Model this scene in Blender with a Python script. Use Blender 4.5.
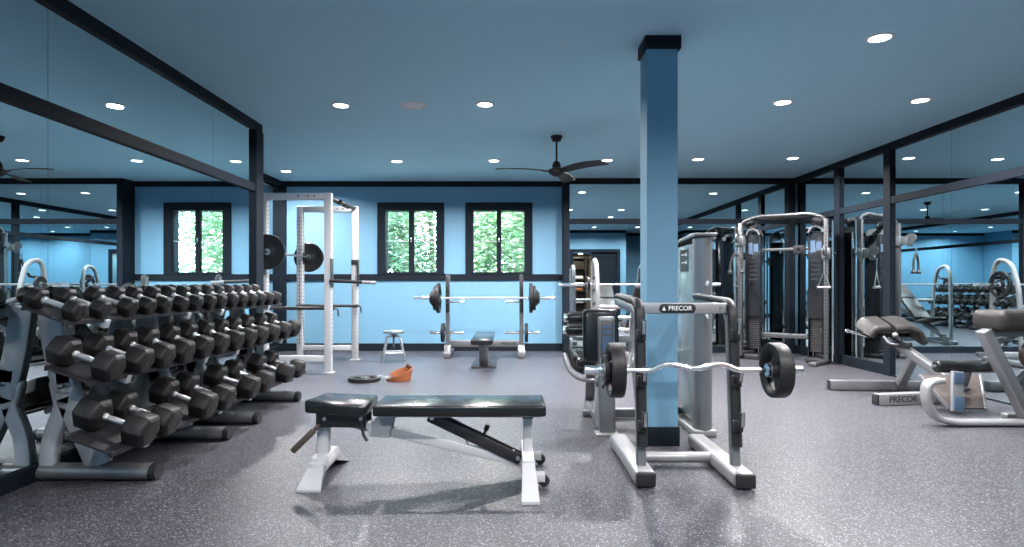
import bpy, bmesh, math, random
from mathutils import Vector, Matrix

# ------------------------------------------------------------------ camera, world, light, exposure
scene = bpy.context.scene
for o in list(bpy.data.objects):
    bpy.data.objects.remove(o)
COL = scene.collection
random.seed(7)
PI = math.pi

F, CX, CY, HC, HT = 610.0, 510.0, 284.0, 1.105, 2.8     # focal length (px), principal point, eye height, ceiling
cam_d = bpy.data.cameras.new('camera')
cam_d.sensor_width = 36.0
cam_d.lens = 36.0 * F / 1024.0
cam_d.shift_x = (512 - CX) / 1024.0
cam_d.shift_y = (CY - 273.5) / 1024.0
cam_d.clip_start = 0.02
cam_d.clip_end = 200
cam = bpy.data.objects.new('camera', cam_d)
cam.location = (0, 0, HC)
cam.rotation_euler = (PI / 2, 0, 0)
COL.objects.link(cam)
scene.camera = cam

world = bpy.data.worlds.new('sky_world')
world.use_nodes = True
scene.world = world
wn = world.node_tree.nodes
wn['Background'].inputs['Color'].default_value = (0.66, 0.83, 1.0, 1)
wn['Background'].inputs['Strength'].default_value = 24.0

sun_d = bpy.data.lights.new('sun', 'SUN')
sun_d.energy = 14.0
sun_d.angle = math.radians(0.6)
sun_d.color = (1.0, 0.95, 0.86)
sun = bpy.data.objects.new('sun', sun_d)
sun.rotation_euler = (math.radians(42), 0, math.radians(-14))
sun.location = (0, -4, 12)
COL.objects.link(sun)

LAMP_W = 66.0
LAMP_SPREAD = math.radians(156)
LAMP_COL = (1.0, 0.955, 0.965)
scene.view_settings.view_transform = 'Standard'
scene.view_settings.look = 'None'
scene.view_settings.gamma = 1.0
scene.view_settings.use_curve_mapping = False
scene.view_settings.exposure = 0.42
try:
    scene.cycles.max_bounces = 14
    scene.cycles.diffuse_bounces = 6
    scene.cycles.glossy_bounces = 8
    scene.cycles.transparent_max_bounces = 12
    scene.cycles.sample_clamp_indirect = 6.0
    scene.cycles.caustics_reflective = False
    scene.cycles.caustics_refractive = False
except Exception:
    pass

# ------------------------------------------------------------------ materials
def new_mat(name):
    m = bpy.data.materials.new(name)
    m.use_nodes = True
    nt = m.node_tree
    return m, nt, nt.nodes['Principled BSDF']

def mat(name, col, rough=0.5, metal=0.0, bump=0.0, bscale=60.0, var=0.0, vscale=6.0, coat=0.0, spec=0.5):
    m, nt, b = new_mat(name)
    b.inputs['Base Color'].default_value = (*col, 1)
    b.inputs['Roughness'].default_value = rough
    b.inputs['Metallic'].default_value = metal
    b.inputs['Specular IOR Level'].default_value = spec
    if coat:
        b.inputs['Coat Weight'].default_value = coat
    tc = nt.nodes.new('ShaderNodeTexCoord')
    if var:
        n = nt.nodes.new('ShaderNodeTexNoise')
        n.inputs['Scale'].default_value = vscale
        n.inputs['Detail'].default_value = 4
        nt.links.new(tc.outputs['Object'], n.inputs['Vector'])
        r = nt.nodes.new('ShaderNodeValToRGB')
        r.color_ramp.elements[0].position = 0.3
        r.color_ramp.elements[1].position = 0.7
        r.color_ramp.elements[0].color = (*[c * (1 - var) for c in col], 1)
        r.color_ramp.elements[1].color = (*[min(1, c * (1 + var)) for c in col], 1)
        nt.links.new(n.outputs['Fac'], r.inputs['Fac'])
        nt.links.new(r.outputs['Color'], b.inputs['Base Color'])
    if bump:
        n2 = nt.nodes.new('ShaderNodeTexNoise')
        n2.inputs['Scale'].default_value = bscale
        n2.inputs['Detail'].default_value = 3
        nt.links.new(tc.outputs['Object'], n2.inputs['Vector'])
        bp = nt.nodes.new('ShaderNodeBump')
        bp.inputs['Strength'].default_value = bump
        bp.inputs['Distance'].default_value = 0.01
        nt.links.new(n2.outputs['Fac'], bp.inputs['Height'])
        nt.links.new(bp.outputs['Normal'], b.inputs['Normal'])
    return m

def floor_mat():
    m, nt, b = new_mat('speckled_rubber')
    tc = nt.nodes.new('ShaderNodeTexCoord')
    def vor(scale, lo, hi):
        v = nt.nodes.new('ShaderNodeTexVoronoi')
        v.inputs['Scale'].default_value = scale
        nt.links.new(tc.outputs['Object'], v.inputs['Vector'])
        mr = nt.nodes.new('ShaderNodeMapRange')
        sp = nt.nodes.new('ShaderNodeSeparateColor')
        nt.links.new(v.outputs['Color'], sp.inputs['Color'])
        mr.inputs['From Min'].default_value = lo
        mr.inputs['From Max'].default_value = hi
        nt.links.new(sp.outputs['Red'], mr.inputs['Value'])
        return mr.outputs['Result']
    base = (0.025, 0.025, 0.031, 1)
    mix1 = nt.nodes.new('ShaderNodeMix'); mix1.data_type = 'RGBA'
    mix1.inputs['A'].default_value = base
    mix1.inputs['B'].default_value = (0.105, 0.104, 0.118, 1)
    nt.links.new(vor(210, 0.45, 1.0), mix1.inputs['Factor'])
    mix2 = nt.nodes.new('ShaderNodeMix'); mix2.data_type = 'RGBA'
    mix2.inputs['B'].default_value = (0.30, 0.31, 0.35, 1)
    nt.links.new(mix1.outputs['Result'], mix2.inputs['A'])
    nt.links.new(vor(200, 0.88, 0.95), mix2.inputs['Factor'])
    nt.links.new(mix2.outputs['Result'], b.inputs['Base Color'])
    b.inputs['Roughness'].default_value = 0.36
    b.inputs['Specular IOR Level'].default_value = 0.45
    n2 = nt.nodes.new('ShaderNodeTexNoise'); n2.inputs['Scale'].default_value = 180
    nt.links.new(tc.outputs['Object'], n2.inputs['Vector'])
    bp = nt.nodes.new('ShaderNodeBump'); bp.inputs['Strength'].default_value = 0.25; bp.inputs['Distance'].default_value = 0.004
    nt.links.new(n2.outputs['Fac'], bp.inputs['Height'])
    nt.links.new(bp.outputs['Normal'], b.inputs['Normal'])
    return m

def glass_mat():
    m, nt, b = new_mat('window_glass')
    nt.nodes.remove(b)
    out = nt.nodes['Material Output']
    t = nt.nodes.new('ShaderNodeBsdfTransparent')
    t.inputs['Color'].default_value = (0.95, 0.98, 0.98, 1)
    g = nt.nodes.new('ShaderNodeBsdfGlossy'); g.inputs['Roughness'].default_value = 0.02
    fr = nt.nodes.new('ShaderNodeFresnel'); fr.inputs['IOR'].default_value = 1.3
    mx = nt.nodes.new('ShaderNodeMixShader')
    nt.links.new(fr.outputs['Fac'], mx.inputs['Fac'])
    nt.links.new(t.outputs[0], mx.inputs[1]); nt.links.new(g.outputs[0], mx.inputs[2])
    nt.links.new(mx.outputs[0], out.inputs['Surface'])
    return m

def emis(name, col, s):
    m, nt, b = new_mat(name)
    b.inputs['Base Color'].default_value = (*col, 1)
    b.inputs['Emission Color'].default_value = (*col, 1)
    b.inputs['Emission Strength'].default_value = s
    return m

def leaf_mat(name, col, col2):
    m, nt, b = new_mat(name)
    tc = nt.nodes.new('ShaderNodeTexCoord')
    n = nt.nodes.new('ShaderNodeTexNoise'); n.inputs['Scale'].default_value = 2.5; n.inputs['Detail'].default_value = 5
    nt.links.new(tc.outputs['Object'], n.inputs['Vector'])
    r = nt.nodes.new('ShaderNodeValToRGB')
    r.color_ramp.elements[0].position = 0.38; r.color_ramp.elements[1].position = 0.62
    r.color_ramp.elements[0].color = (*col, 1); r.color_ramp.elements[1].color = (*col2, 1)
    nt.links.new(n.outputs['Fac'], r.inputs['Fac'])
    nt.links.new(r.outputs['Color'], b.inputs['Base Color'])
    b.inputs['Roughness'].default_value = 0.5
    tr = nt.nodes.new('ShaderNodeBsdfTranslucent')
    nt.links.new(r.outputs['Color'], tr.inputs['Color'])
    mx = nt.nodes.new('ShaderNodeMixShader'); mx.inputs['Fac'].default_value = 0.35
    nt.links.new(b.outputs[0], mx.inputs[1]); nt.links.new(tr.outputs[0], mx.inputs[2])
    nt.links.new(mx.outputs[0], nt.nodes['Material Output'].inputs['Surface'])
    return m

M = {}
M['floor'] = floor_mat()
M['ceiling'] = mat('ceiling_paint', (0.54, 0.86, 0.985), 0.9)
M['wall'] = mat('blue_wall_paint', (0.160, 0.345, 0.485), 0.6, bump=0.02, bscale=200)
M['trim'] = mat('charcoal_trim_paint', (0.010, 0.015, 0.022), 0.65, spec=0.10)
M['mirror'] = mat('mirror_silver', (0.74, 0.86, 0.89), 0.0, 1.0)
M['glass'] = glass_mat()
M['lens'] = emis('lamp_lens', (1.0, 0.97, 0.92), 14.0)
M['white'] = mat('white_paint', (0.80, 0.81, 0.82), 0.4)
M['white_metal'] = mat('white_powder_coat', (0.52, 0.53, 0.54), 0.36, 0.0, coat=0.1)
M['silver'] = mat('silver_powder_coat', (0.20, 0.207, 0.215), 0.34, 0.5)
M['light_silver'] = mat('light_silver_coat', (0.32, 0.325, 0.33), 0.34, 0.4)
M['grey'] = mat('grey_rack_coat', (0.47, 0.49, 0.52), 0.42, 0.1)
M['chrome'] = mat('chrome', (0.86, 0.87, 0.88), 0.16, 1.0)
M['steel'] = mat('brushed_steel', (0.60, 0.61, 0.62), 0.3, 1.0)
M['knurl'] = mat('knurled_chrome', (0.55, 0.55, 0.56), 0.34, 1.0, bump=0.5, bscale=500)
M['rubber'] = mat('black_rubber', (0.013, 0.0125, 0.0125), 0.42, bump=0.08, bscale=120, var=0.2, spec=0.3)
M['plate'] = mat('black_plate_rubber', (0.014, 0.014, 0.015), 0.45, bump=0.05, bscale=150, spec=0.3)
M['iron'] = mat('grey_iron', (0.10, 0.10, 0.105), 0.45, 0.4)
M['steel_post'] = mat('perforated_steel', (0.13, 0.133, 0.137), 0.36, 0.7)
M['vinyl'] = mat('black_vinyl', (0.010, 0.011, 0.012), 0.22, bump=0.015, bscale=60)
M['leather'] = mat('taupe_vinyl', (0.028, 0.025, 0.024), 0.42, bump=0.12, bscale=110, spec=0.3)
M['black'] = mat('black_plastic', (0.018, 0.018, 0.020), 0.45)
M['dark'] = mat('dark_grey_plastic', (0.018, 0.019, 0.021), 0.45, spec=0.3)
M['brown'] = mat('brown_grip', (0.075, 0.055, 0.042), 0.5)
M['fan'] = mat('dark_bronze', (0.012, 0.010, 0.010), 0.5, 0.0, spec=0.2)
M['tan'] = mat('tan_leather', (0.30, 0.095, 0.036), 0.5, bump=0.15, bscale=80, var=0.25, vscale=14)
M['suede'] = mat('dark_brown_suede', (0.08, 0.035, 0.02), 0.8)
M['sticker'] = mat('blue_sticker', (0.07, 0.12, 0.19), 0.4)
M['paper'] = mat('white_sticker', (0.75, 0.77, 0.78), 0.5)
M['shroud'] = mat('smoked_shroud', (0.012, 0.014, 0.017), 0.16, coat=0.4)
M['panel'] = mat('teal_grey_shroud', (0.22, 0.29, 0.31), 0.25, 0.3, coat=0.4)
M['rope'] = mat('black_rope', (0.02, 0.02, 0.022), 0.8, bump=0.5, bscale=150)
M['text_light'] = mat('silver_lettering', (0.82, 0.83, 0.80), 0.35, 0.2)
M['text_dark'] = mat('dark_lettering', (0.03, 0.03, 0.035), 0.4)
M['foot_plate'] = mat('brown_grip_plate', (0.10, 0.084, 0.076), 0.7, bump=0.4, bscale=220)
M['bark'] = mat('bark', (0.10, 0.075, 0.055), 0.9, bump=0.6, bscale=25)
M['leaf'] = leaf_mat('leaf_green', (0.075, 0.175, 0.065), (0.27, 0.37, 0.21))
M['leaf2'] = leaf_mat('leaf_bluegreen', (0.075, 0.18, 0.10), (0.28, 0.38, 0.26))
M['earth'] = mat('dry_ground', (0.38, 0.34, 0.26), 0.95, var=0.3, vscale=1.5)
M['wood'] = mat('dark_wood', (0.05, 0.03, 0.022), 0.4)
M['warm_wall'] = mat('warm_wall', (0.55, 0.40, 0.28), 0.7)

# ------------------------------------------------------------------ mesh helpers
class MB:
    """collects shapes; build() links them as ONE mesh object"""
    def __init__(self):
        self.bm = bmesh.new()
    def _merge(self, b, m=0, sharp=35):
        bmesh.ops.recalc_face_normals(b, faces=b.faces[:])
        for f in b.faces:
            f.smooth = True
            f.material_index = m
        for e in b.edges:
            if len(e.link_faces) == 2:
                try:
                    if e.calc_face_angle() > math.radians(sharp):
                        e.smooth = False
                except Exception:
                    e.smooth = False
        me = bpy.data.meshes.new('tmp')
        b.to_mesh(me); b.free()
        self.bm.from_mesh(me)
        bpy.data.meshes.remove(me)
        return self
    def box(self, c, s, bev=0.0, rot=None, m=0, seg=2):
        b = bmesh.new()
        bmesh.ops.create_cube(b, size=1.0)
        bmesh.ops.scale(b, vec=Vector(s), verts=b.verts[:])
        if bev:
            bmesh.ops.bevel(b, geom=b.edges[:], offset=min(bev, min(s) * 0.49), segments=seg, profile=0.5, affect='EDGES')
        mt = Matrix.Translation(Vector(c))
        if rot is not None:
            mt = mt @ rot.to_4x4()
        bmesh.ops.transform(b, matrix=mt, verts=b.verts[:])
        return self._merge(b, m, 50 if bev else 35)
    def bb(self, x0, x1, y0, y1, z0, z1, bev=0.0, m=0):
        return self.box(((x0 + x1) / 2, (y0 + y1) / 2, (z0 + z1) / 2), (abs(x1 - x0), abs(y1 - y0), abs(z1 - z0)), bev, None, m)
    def beam(self, p, q, w, h, bev=0.004, up=(0, 0, 1), m=0):
        """box from p to q, w across, h along the 'up' side"""
        p, q = Vector(p), Vector(q)
        z = (q - p); L = z.length; z.normalize()
        u = Vector(up)
        x = u.cross(z)
        if x.length < 1e-4:
            x = Vector((1, 0, 0)).cross(z)
        x.normalize()
        y = z.cross(x)
        r = Matrix((x, y, z)).transposed()
        return self.box((p + q) / 2, (w, h, L), bev, r, m)
    def cyl(self, p, q, r, r2=None, n=20, bev=0.0, m=0):
        p, q = Vector(p), Vector(q)
        d = q - p
        b = bmesh.new()
        bmesh.ops.create_cone(b, cap_ends=True, segments=n, radius1=r, radius2=r if r2 is None else r2, depth=d.length)
        if bev:
            es = [e for e in b.edges if len(e.link_faces) == 2 and any(len(f.verts) > 4 for f in e.link_faces)]
            bmesh.ops.bevel(b, geom=es, offset=bev, segments=2, profile=0.5, affect='EDGES')
        rot = Vector((0, 0, 1)).rotation_difference(d.normalized()).to_matrix().to_4x4()
        bmesh.ops.transform(b, matrix=Matrix.Translation((p + q) / 2) @ rot, verts=b.verts[:])
        return self._merge(b, m, 50 if bev else 35)
    def sphere(self, c, r, sc=(1, 1, 1), m=0, n=16):
        b = bmesh.new()
        bmesh.ops.create_uvsphere(b, u_segments=n, v_segments=max(6, n // 2), radius=r)
        bmesh.ops.scale(b, vec=Vector(sc), verts=b.verts[:])
        bmesh.ops.translate(b, vec=Vector(c), verts=b.verts[:])
        return self._merge(b, m, 60)
    def sweep(self, pts, section, up=(0, 0, 1), m=0, closed=False, sharp=35):
        pts = [Vector(p) for p in pts]
        n = len(pts)
        b = bmesh.new()
        T = []
        for i in range(n):
            if closed:
                t = pts[(i + 1) % n] - pts[i - 1]
            else:
                t = pts[min(i + 1, n - 1)] - pts[max(i - 1, 0)]
            T.append(t.normalized())
        u = Vector(up)
        u = u - T[0] * u.dot(T[0])
        if u.length < 1e-4:
            u = Vector((1, 0, 0)); u = u - T[0] * u.dot(T[0])
        u.normalize()
        rings = []
        for i in range(n):
            if i:
                u = T[i - 1].rotation_difference(T[i]) @ u
                u = (u - T[i] * u.dot(T[i])).normalized()
            v = T[i].cross(u)
            rings.append([b.verts.new(pts[i] + v * a + u * c) for a, c in section])
        k = len(section)
        for i in range(n if closed else n - 1):
            r0, r1 = rings[i], rings[(i + 1) % n]
            for j in range(k):
                b.faces.new((r0[j], r0[(j + 1) % k], r1[(j + 1) % k], r1[j]))
        if not closed:
            b.faces.new(rings[0]); b.faces.new(rings[-1])
        return self._merge(b, m, sharp)
    def tube(self, pts, r, n=12, m=0, fil=0.0, closed=False):
        if fil:
            pts = fillet(pts, fil)
        sec = [(r * math.cos(2 * PI * i / n), r * math.sin(2 * PI * i / n)) for i in range(n)]
        return self.sweep(pts, sec, m=m, closed=closed, sharp=50)
    def flatbar(self, pts, w, t, up, fil=0.0, m=0, bev=0.006):
        """rectangular section: t along 'up', w across"""
        if fil:
            pts = fillet(pts, fil)
        a, c, e = w / 2, t / 2, bev
        sec = [(-a + e, -c), (a - e, -c), (a, -c + e), (a, c - e), (a - e, c), (-a + e, c), (-a, c - e), (-a, -c + e)]
        return self.sweep(pts, sec, up=up, m=m, sharp=50)
    def lathe(self, prof, c=(0, 0, 0), axis=(0, 0, 1), n=32, m=0, sharp=35):
        """prof: (radius, height) points"""
        b = bmesh.new()
        rings = []
        for r, h in prof:
            if r < 1e-6:
                rings.append([b.verts.new((0, 0, h))])
            else:
                rings.append([b.verts.new((r * math.cos(2 * PI * i / n), r * math.sin(2 * PI * i / n), h)) for i in range(n)])
        for a, d in zip(rings, rings[1:]):
            for i in range(n):
                j = (i + 1) % n
                if len(a) == 1 and len(d) == 1:
                    continue
                if len(a) == 1:
                    b.faces.new((a[0], d[i], d[j]))
                elif len(d) == 1:
                    b.faces.new((a[i], a[j], d[0]))
                else:
                    b.faces.new((a[i], a[j], d[j], d[i]))
        rot = Vector((0, 0, 1)).rotation_difference(Vector(axis).normalized()).to_matrix().to_4x4()
        bmesh.ops.transform(b, matrix=Matrix.Translation(Vector(c)) @ rot, verts=b.verts[:])
        return self._merge(b, m, sharp)
    def prism(self, poly, a, bb_, plane='xz', bev=0.0, m=0):
        """polygon in a plane, extruded from a to bb_ along the remaining axis"""
        def P(u, v, w):
            return {'xz': (u, w, v), 'xy': (u, v, w), 'yz': (w, u, v)}[plane]
        b = bmesh.new()
        v0 = [b.verts.new(P(u, v, a)) for u, v in poly]
        v1 = [b.verts.new(P(u, v, bb_)) for u, v in poly]
        b.faces.new(v0); b.faces.new(v1)
        k = len(poly)
        for i in range(k):
            b.faces.new((v0[i], v0[(i + 1) % k], v1[(i + 1) % k], v1[i]))
        if bev:
            bmesh.ops.recalc_face_normals(b, faces=b.faces[:])
            bmesh.ops.bevel(b, geom=b.edges[:], offset=bev, segments=2, profile=0.5, affect='EDGES')
        return self._merge(b, m, 50 if bev else 35)
    def build(self, name, mats, parent=None, label=None, local=False):
        if not isinstance(mats, (list, tuple)):
            mats = [mats]
        if parent is not None and not local:
            q = parent
            mt = Matrix.Identity(4)
            while q is not None:
                mt = (Matrix.Translation(q.location) @ q.rotation_euler.to_matrix().to_4x4()) @ mt
                q = q.parent
            bmesh.ops.transform(self.bm, matrix=mt.inverted(), verts=self.bm.verts[:])
        me = bpy.data.meshes.new(name)
        self.bm.to_mesh(me); self.bm.free()
        for x in mats:
            me.materials.append(M[x] if isinstance(x, str) else x)
        o = bpy.data.objects.new(name, me)
        COL.objects.link(o)
        if parent is not None:
            o.parent = parent
        if label:
            o['label'] = label
        return o

def fillet(pts, r, n=7):
    pts = [Vector(p) for p in pts]
    out = [pts[0]]
    for i in range(1, len(pts) - 1):
        a, p, c = pts[i - 1], pts[i], pts[i + 1]
        d0, d1 = (a - p), (c - p)
        k = min(r, d0.length * 0.48, d1.length * 0.48)
        s, e = p + d0.normalized() * k, p + d1.normalized() * k
        for j in range(n + 1):
            t = j / n
            out.append(s * (1 - t) ** 2 + p * 2 * t * (1 - t) + e * t * t)
    out.append(pts[-1])
    return out

def thing(name, label, cat, loc=(0, 0, 0), rz=0.0, group=None):
    o = bpy.data.objects.new(name, None)
    o.empty_display_size = 0.1
    COL.objects.link(o)
    o.location = loc
    o.rotation_euler = (0, 0, rz)
    o['label'] = label
    o['category'] = cat
    if group:
        o['group'] = group
    return o

def tag(o, label, cat, group=None):
    o['label'] = label; o['category'] = cat
    if group:
        o['group'] = group
    return o

def struct(name, mb, mats, parent=None):
    o = mb.build(name, mats, parent)
    if parent is None:
        o['kind'] = 'structure'
    return o

def dup(root, loc, label=None, rot=None, group=None):
    r = root.copy(); COL.objects.link(r)
    r.location = loc
    if rot is not None:
        r.rotation_euler = rot
    if label:
        r['label'] = label
    if group:
        r['group'] = group
    for ch in list(root.children):
        c = ch.copy(); COL.objects.link(c); c.parent = r
        for g in ch.children:
            d = g.copy(); COL.objects.link(d); d.parent = c
    return r

def lettering(s, size, center, xdir, zdir, mats, parent, name='lettering', depth=0.0015):
    cu = bpy.data.curves.new('t', 'FONT')
    cu.body = s; cu.size = size; cu.align_x = 'CENTER'; cu.align_y = 'CENTER'
    cu.extrude = depth; cu.offset = size * 0.012
    to = bpy.data.objects.new('t', cu)
    COL.objects.link(to)
    dg = bpy.context.evaluated_depsgraph_get()
    me = bpy.data.meshes.new_from_object(to.evaluated_get(dg))
    bpy.data.objects.remove(to)
    x, z = Vector(xdir).normalized(), Vector(zdir).normalized()
    n = x.cross(z)
    mt = Matrix.Translation(Vector(center)) @ Matrix((x, z, n)).transposed().to_4x4()
    mb = MB()
    mb.bm.from_mesh(me)
    bpy.data.meshes.remove(me)
    bmesh.ops.transform(mb.bm, matrix=mt, verts=mb.bm.verts[:])
    for f in mb.bm.faces:
        f.material_index = 0
    return mb.build(name, mats, parent)

def W(px, py, Y):
    """photo pixel at a known depth -> world point"""
    return Vector(((px - CX) * Y / F, Y, HC - (py - CY) * Y / F))

# ------------------------------------------------------------------ room shell
XL, XR, YM, YB, YR = -2.67, 4.58, 9.80, 10.08, -0.75     # left mirror, right mirror, back mirror, back wall, rear wall
XA, YA = -3.79, 6.51                                      # recess on the left
struct('floor', MB().bb(-4.2, 5.0, -1.2, 10.4, -0.1, 0.0), 'floor')
struct('ceiling', MB().bb(-4.2, 5.0, -1.2, 10.4, HT, HT + 0.2), 'ceiling')

wins = [(-2.186, -1.09), (-0.734, 0.368)]
wz0, wz1 = 1.268, 2.447
mb = MB()
xs = [XA - 0.3, wins[0][0], wins[0][1], wins[1][0], wins[1][1], 0.9]
mb.bb(xs[0], xs[1], YB, YB + 0.2, 0, HT); mb.bb(xs[2], xs[3], YB, YB + 0.2, 0, HT); mb.bb(xs[4], xs[5], YB, YB + 0.2, 0, HT)
for a, c in wins:
    mb.bb(a, c, YB, YB + 0.2, 0, wz0); mb.bb(a, c, YB, YB + 0.2, wz1, HT)
struct('wall_back', mb, 'wall')
struct('wall_back_right', MB().bb(0.87, XR + 0.3, YM + 0.012, YB + 0.2, 0, HT), 'wall')
struct('wall_left', MB().bb(XA - 0.3, XL - 0.012, YR - 0.3, YA, 0, HT), 'wall')
struct('wall_left_recess', MB().bb(XA - 0.3, XA - 0.012, YA, YB, 0, HT), 'wall')
struct('wall_right', MB().bb(XR + 0.012, XR + 0.3, YR - 0.3, YM + 0.012, 0, HT), 'wall')
# rear wall, behind the camera: a projecting part with a double doorway
DX0, DX1, DZ = 1.98, 3.36, 2.10
mb = MB()
mb.bb(XL - 0.012, 1.3, YR - 0.3, YR, 0, HT)
mb.bb(1.3, DX0, YR - 0.3, 0.40, 0, HT); mb.bb(DX1, 3.65, YR - 0.3, 0.40, 0, HT); mb.bb(DX0, DX1, YR - 0.3, 0.40, DZ, HT)
mb.bb(3.65, XR + 0.012, YR - 0.3, YR, 0, HT)
struct('wall_rear', mb, 'wall')
struct('wall_hallway', MB().bb(DX0, DX1, YR - 0.3, YR - 0.2, 0, DZ), 'warm_wall')
d1 = bpy.data.objects.new('door_1', None); COL.objects.link(d1); d1.location = (2.67, 0.40, 0); d1['kind'] = 'structure'
mb = MB()
mb.bb(DX0 - 0.10, DX0, 0.38, 0.44, 0, DZ + 0.1); mb.bb(DX1, DX1 + 0.10, 0.38, 0.44, 0, DZ + 0.1); mb.bb(DX0, DX1, 0.38, 0.44, DZ, DZ + 0.1)
mb.build('door_frame', 'trim', d1)
mb = MB()
mb.bb(2.56, 2.66, 0.32, 0.37, 0.01, DZ); mb.bb(3.26, DX1, 0.32, 0.37, 0.01, DZ); mb.bb(2.66, 3.26, 0.32, 0.37, 1.96, DZ)
mb.bb(2.66, 3.26, 0.32, 0.37, 0.01, 0.24); mb.bb(2.66, 3.26, 0.335, 0.355, 0.24, 1.96)
mb.build('door_leaf', 'trim', d1)
MB().cyl((2.60, 0.37, 0.9), (2.60, 0.42, 0.9), 0.012).cyl((2.60, 0.42, 0.85), (2.60, 0.42, 1.35), 0.012).build('door_handle', 'steel', d1)

# column
mb = MB()
CX0, CX1, CY0, CY1 = 0.935, 1.145, 4.165, 4.375
struct('column', mb.bb(CX0, CX1, CY0, CY1, 0, HT), 'wall')
struct('trim_1', MB().bb(CX0 - 0.014, CX1 + 0.022, CY0 - 0.015, CY1 + 0.02, HT - 0.09, HT, 0.003), 'trim')
struct('baseboard_column', MB().bb(CX0 - 0.012, CX1 + 0.012, CY0 - 0.012, CY1 + 0.012, 0, 0.13, 0.003), 'trim')

# crowns, transoms, posts, chair rail and baseboards
CR = 0.088
TZ0, TZ1 = 2.07, 2.15
struct('trim_2', MB().bb(XA, 0.86, YB - 0.022, YB, HT - CR, HT).bb(XA, 0.86, YB - 0.025, YB, 1.165, wz0), 'trim')
struct('trim_3', MB().bb(0.862, XR, YM - 0.035, YM, HT - CR, HT).bb(0.862, XR, YM - 0.03, YM, TZ0, TZ1)
       .bb(0.862, 0.955, YM - 0.04, YM, 0, HT - CR).bb(0.86, 0.955, YM, YB, 0, HT).bb(XR - 0.13, XR - 0.04, YM - 0.09, YM, 0, HT - CR), 'trim')
struct('trim_4', MB().bb(XL, XL + 0.03, YR, YA, HT - CR, HT).bb(XL, XL + 0.03, YR, YA, TZ0, TZ1)
       .bb(XL, XL + 0.04, 6.33, YA, 0, HT - CR).bb(XL - 0.012, XL, 6.33, YA + 0.012, 0, HT), 'trim')
struct('trim_5', MB().bb(XA, XA + 0.03, YA, YB, HT - CR, HT).bb(XA, XA + 0.10, YB - 0.08, YB, 0, HT - CR).bb(XA, XA + 0.028, YA, YB, 2.62, 2.66), 'trim')
struct('trim_6', MB().bb(XR - 0.035, XR, YR, YM, HT - CR, HT).bb(XR - 0.03, XR, YR, YM, TZ0, TZ1)
       .bb(XR - 0.035, XR, 8.42, 8.56, 0, HT - CR).bb(XR - 0.035, XR, 7.30, 7.43, 0, HT - CR), 'trim')
struct('trim_7', MB().bb(1.3, 3.65, 0.40, 0.43, HT - CR, HT).bb(3.62, 3.655, YR, 0.43, HT - CR, HT).bb(3.65, XR, YR, YR + 0.03, HT - CR, HT)
       .bb(XL, 1.3, YR, YR + 0.03, HT - CR, HT), 'trim')
struct('baseboard_back', MB().bb(XA, 0.86, YB - 0.02, YB, 0, 0.125), 'trim')
struct('baseboard_back_right', MB().bb(0.86, XR, YM - 0.03, YM, 0, 0.10), 'trim')
struct('baseboard_left', MB().bb(XL, XL + 0.022, YR, YA, 0, 0.09), 'trim')
struct('baseboard_recess', MB().bb(XA, XA + 0.022, YA, YB, 0, 0.10), 'trim')
struct('baseboard_right', MB().bb(XR - 0.025, XR, 7.43, YM, 0, 0.13).bb(XR - 0.012, XR, YR, 7.30, 0, 0.012), 'trim')
struct('baseboard_rear', MB().bb(XL, 1.3, YR, YR + 0.02, 0, 0.12).bb(1.3, DX0 - 0.10, 0.40, 0.42, 0, 0.12).bb(3.65, XR, YR, YR + 0.02, 0, 0.12), 'trim')

# mirrors: every sheet of glass is its own thing
def mirror(label, x0, x1, y0, y1, z0, z1):
    tag(MB().bb(x0, x1, y0, y1, z0, z1).build('wall_mirror', 'mirror'), label, 'mirror', 'mirror sheets on the walls')
g = 0.0015
lw = [(YR, 1.57, 'nearest the camera'), (1.57, 3.525, 'beside the near end of the dumbbell rack'),
      (3.525, 5.48, 'behind the middle of the dumbbell rack'), (5.48, 6.33, 'narrow, next to the end post')]
for a, c, w in lw:
    mirror('upper mirror sheet of the left wall, ' + w, XL - 0.012, XL, a + g, c - g, TZ1, HT - CR)
    mirror('lower mirror sheet of the left wall, ' + w, XL - 0.012, XL, a + g, c - g, 0.09, TZ0)
mirror('mirror sheet on the recess wall beside the white power rack', XA - 0.012, XA, YA + 0.02, YB - 0.08, 0.10, 2.62)
mirror('shallow mirror strip high on the recess wall above the white power rack', XA - 0.012, XA, YA + 0.02, YB - 0.08, 2.66, HT - CR)
bw = [(0.955, 2.2, 'left part, behind the column'), (2.2, 3.42, 'middle part, left of the cable station'), (3.42, XR - 0.13, 'right part, behind the cable station')]
for a, c, w in bw:
    mirror('upper mirror strip of the back wall, ' + w, a + g, c - g, YM, YM + 0.012, TZ1, HT - CR)
    mirror('tall mirror sheet of the back wall, ' + w, a + g, c - g, YM, YM + 0.012, 0.10, TZ0)
rw = [(8.56, YM - 0.09, 'in the corner beside the cable station', .13), (7.43, 8.42, 'between the two dark posts', .13),
      (6.33, 7.30, 'next to the post behind the hip extension bench', .012), (3.2, 6.33, 'behind the thick-padded bench', .012),
      (YR, 3.2, 'nearest the camera', .012)]
for a, c, w, z in rw:
    mirror('upper mirror sheet of the right wall, ' + w, XR, XR + 0.012, a + g, c - g, TZ1, HT - CR)
    mirror('tall mirror sheet of the right wall, ' + w, XR, XR + 0.012, a + g, c - g, z, TZ0)

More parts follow.
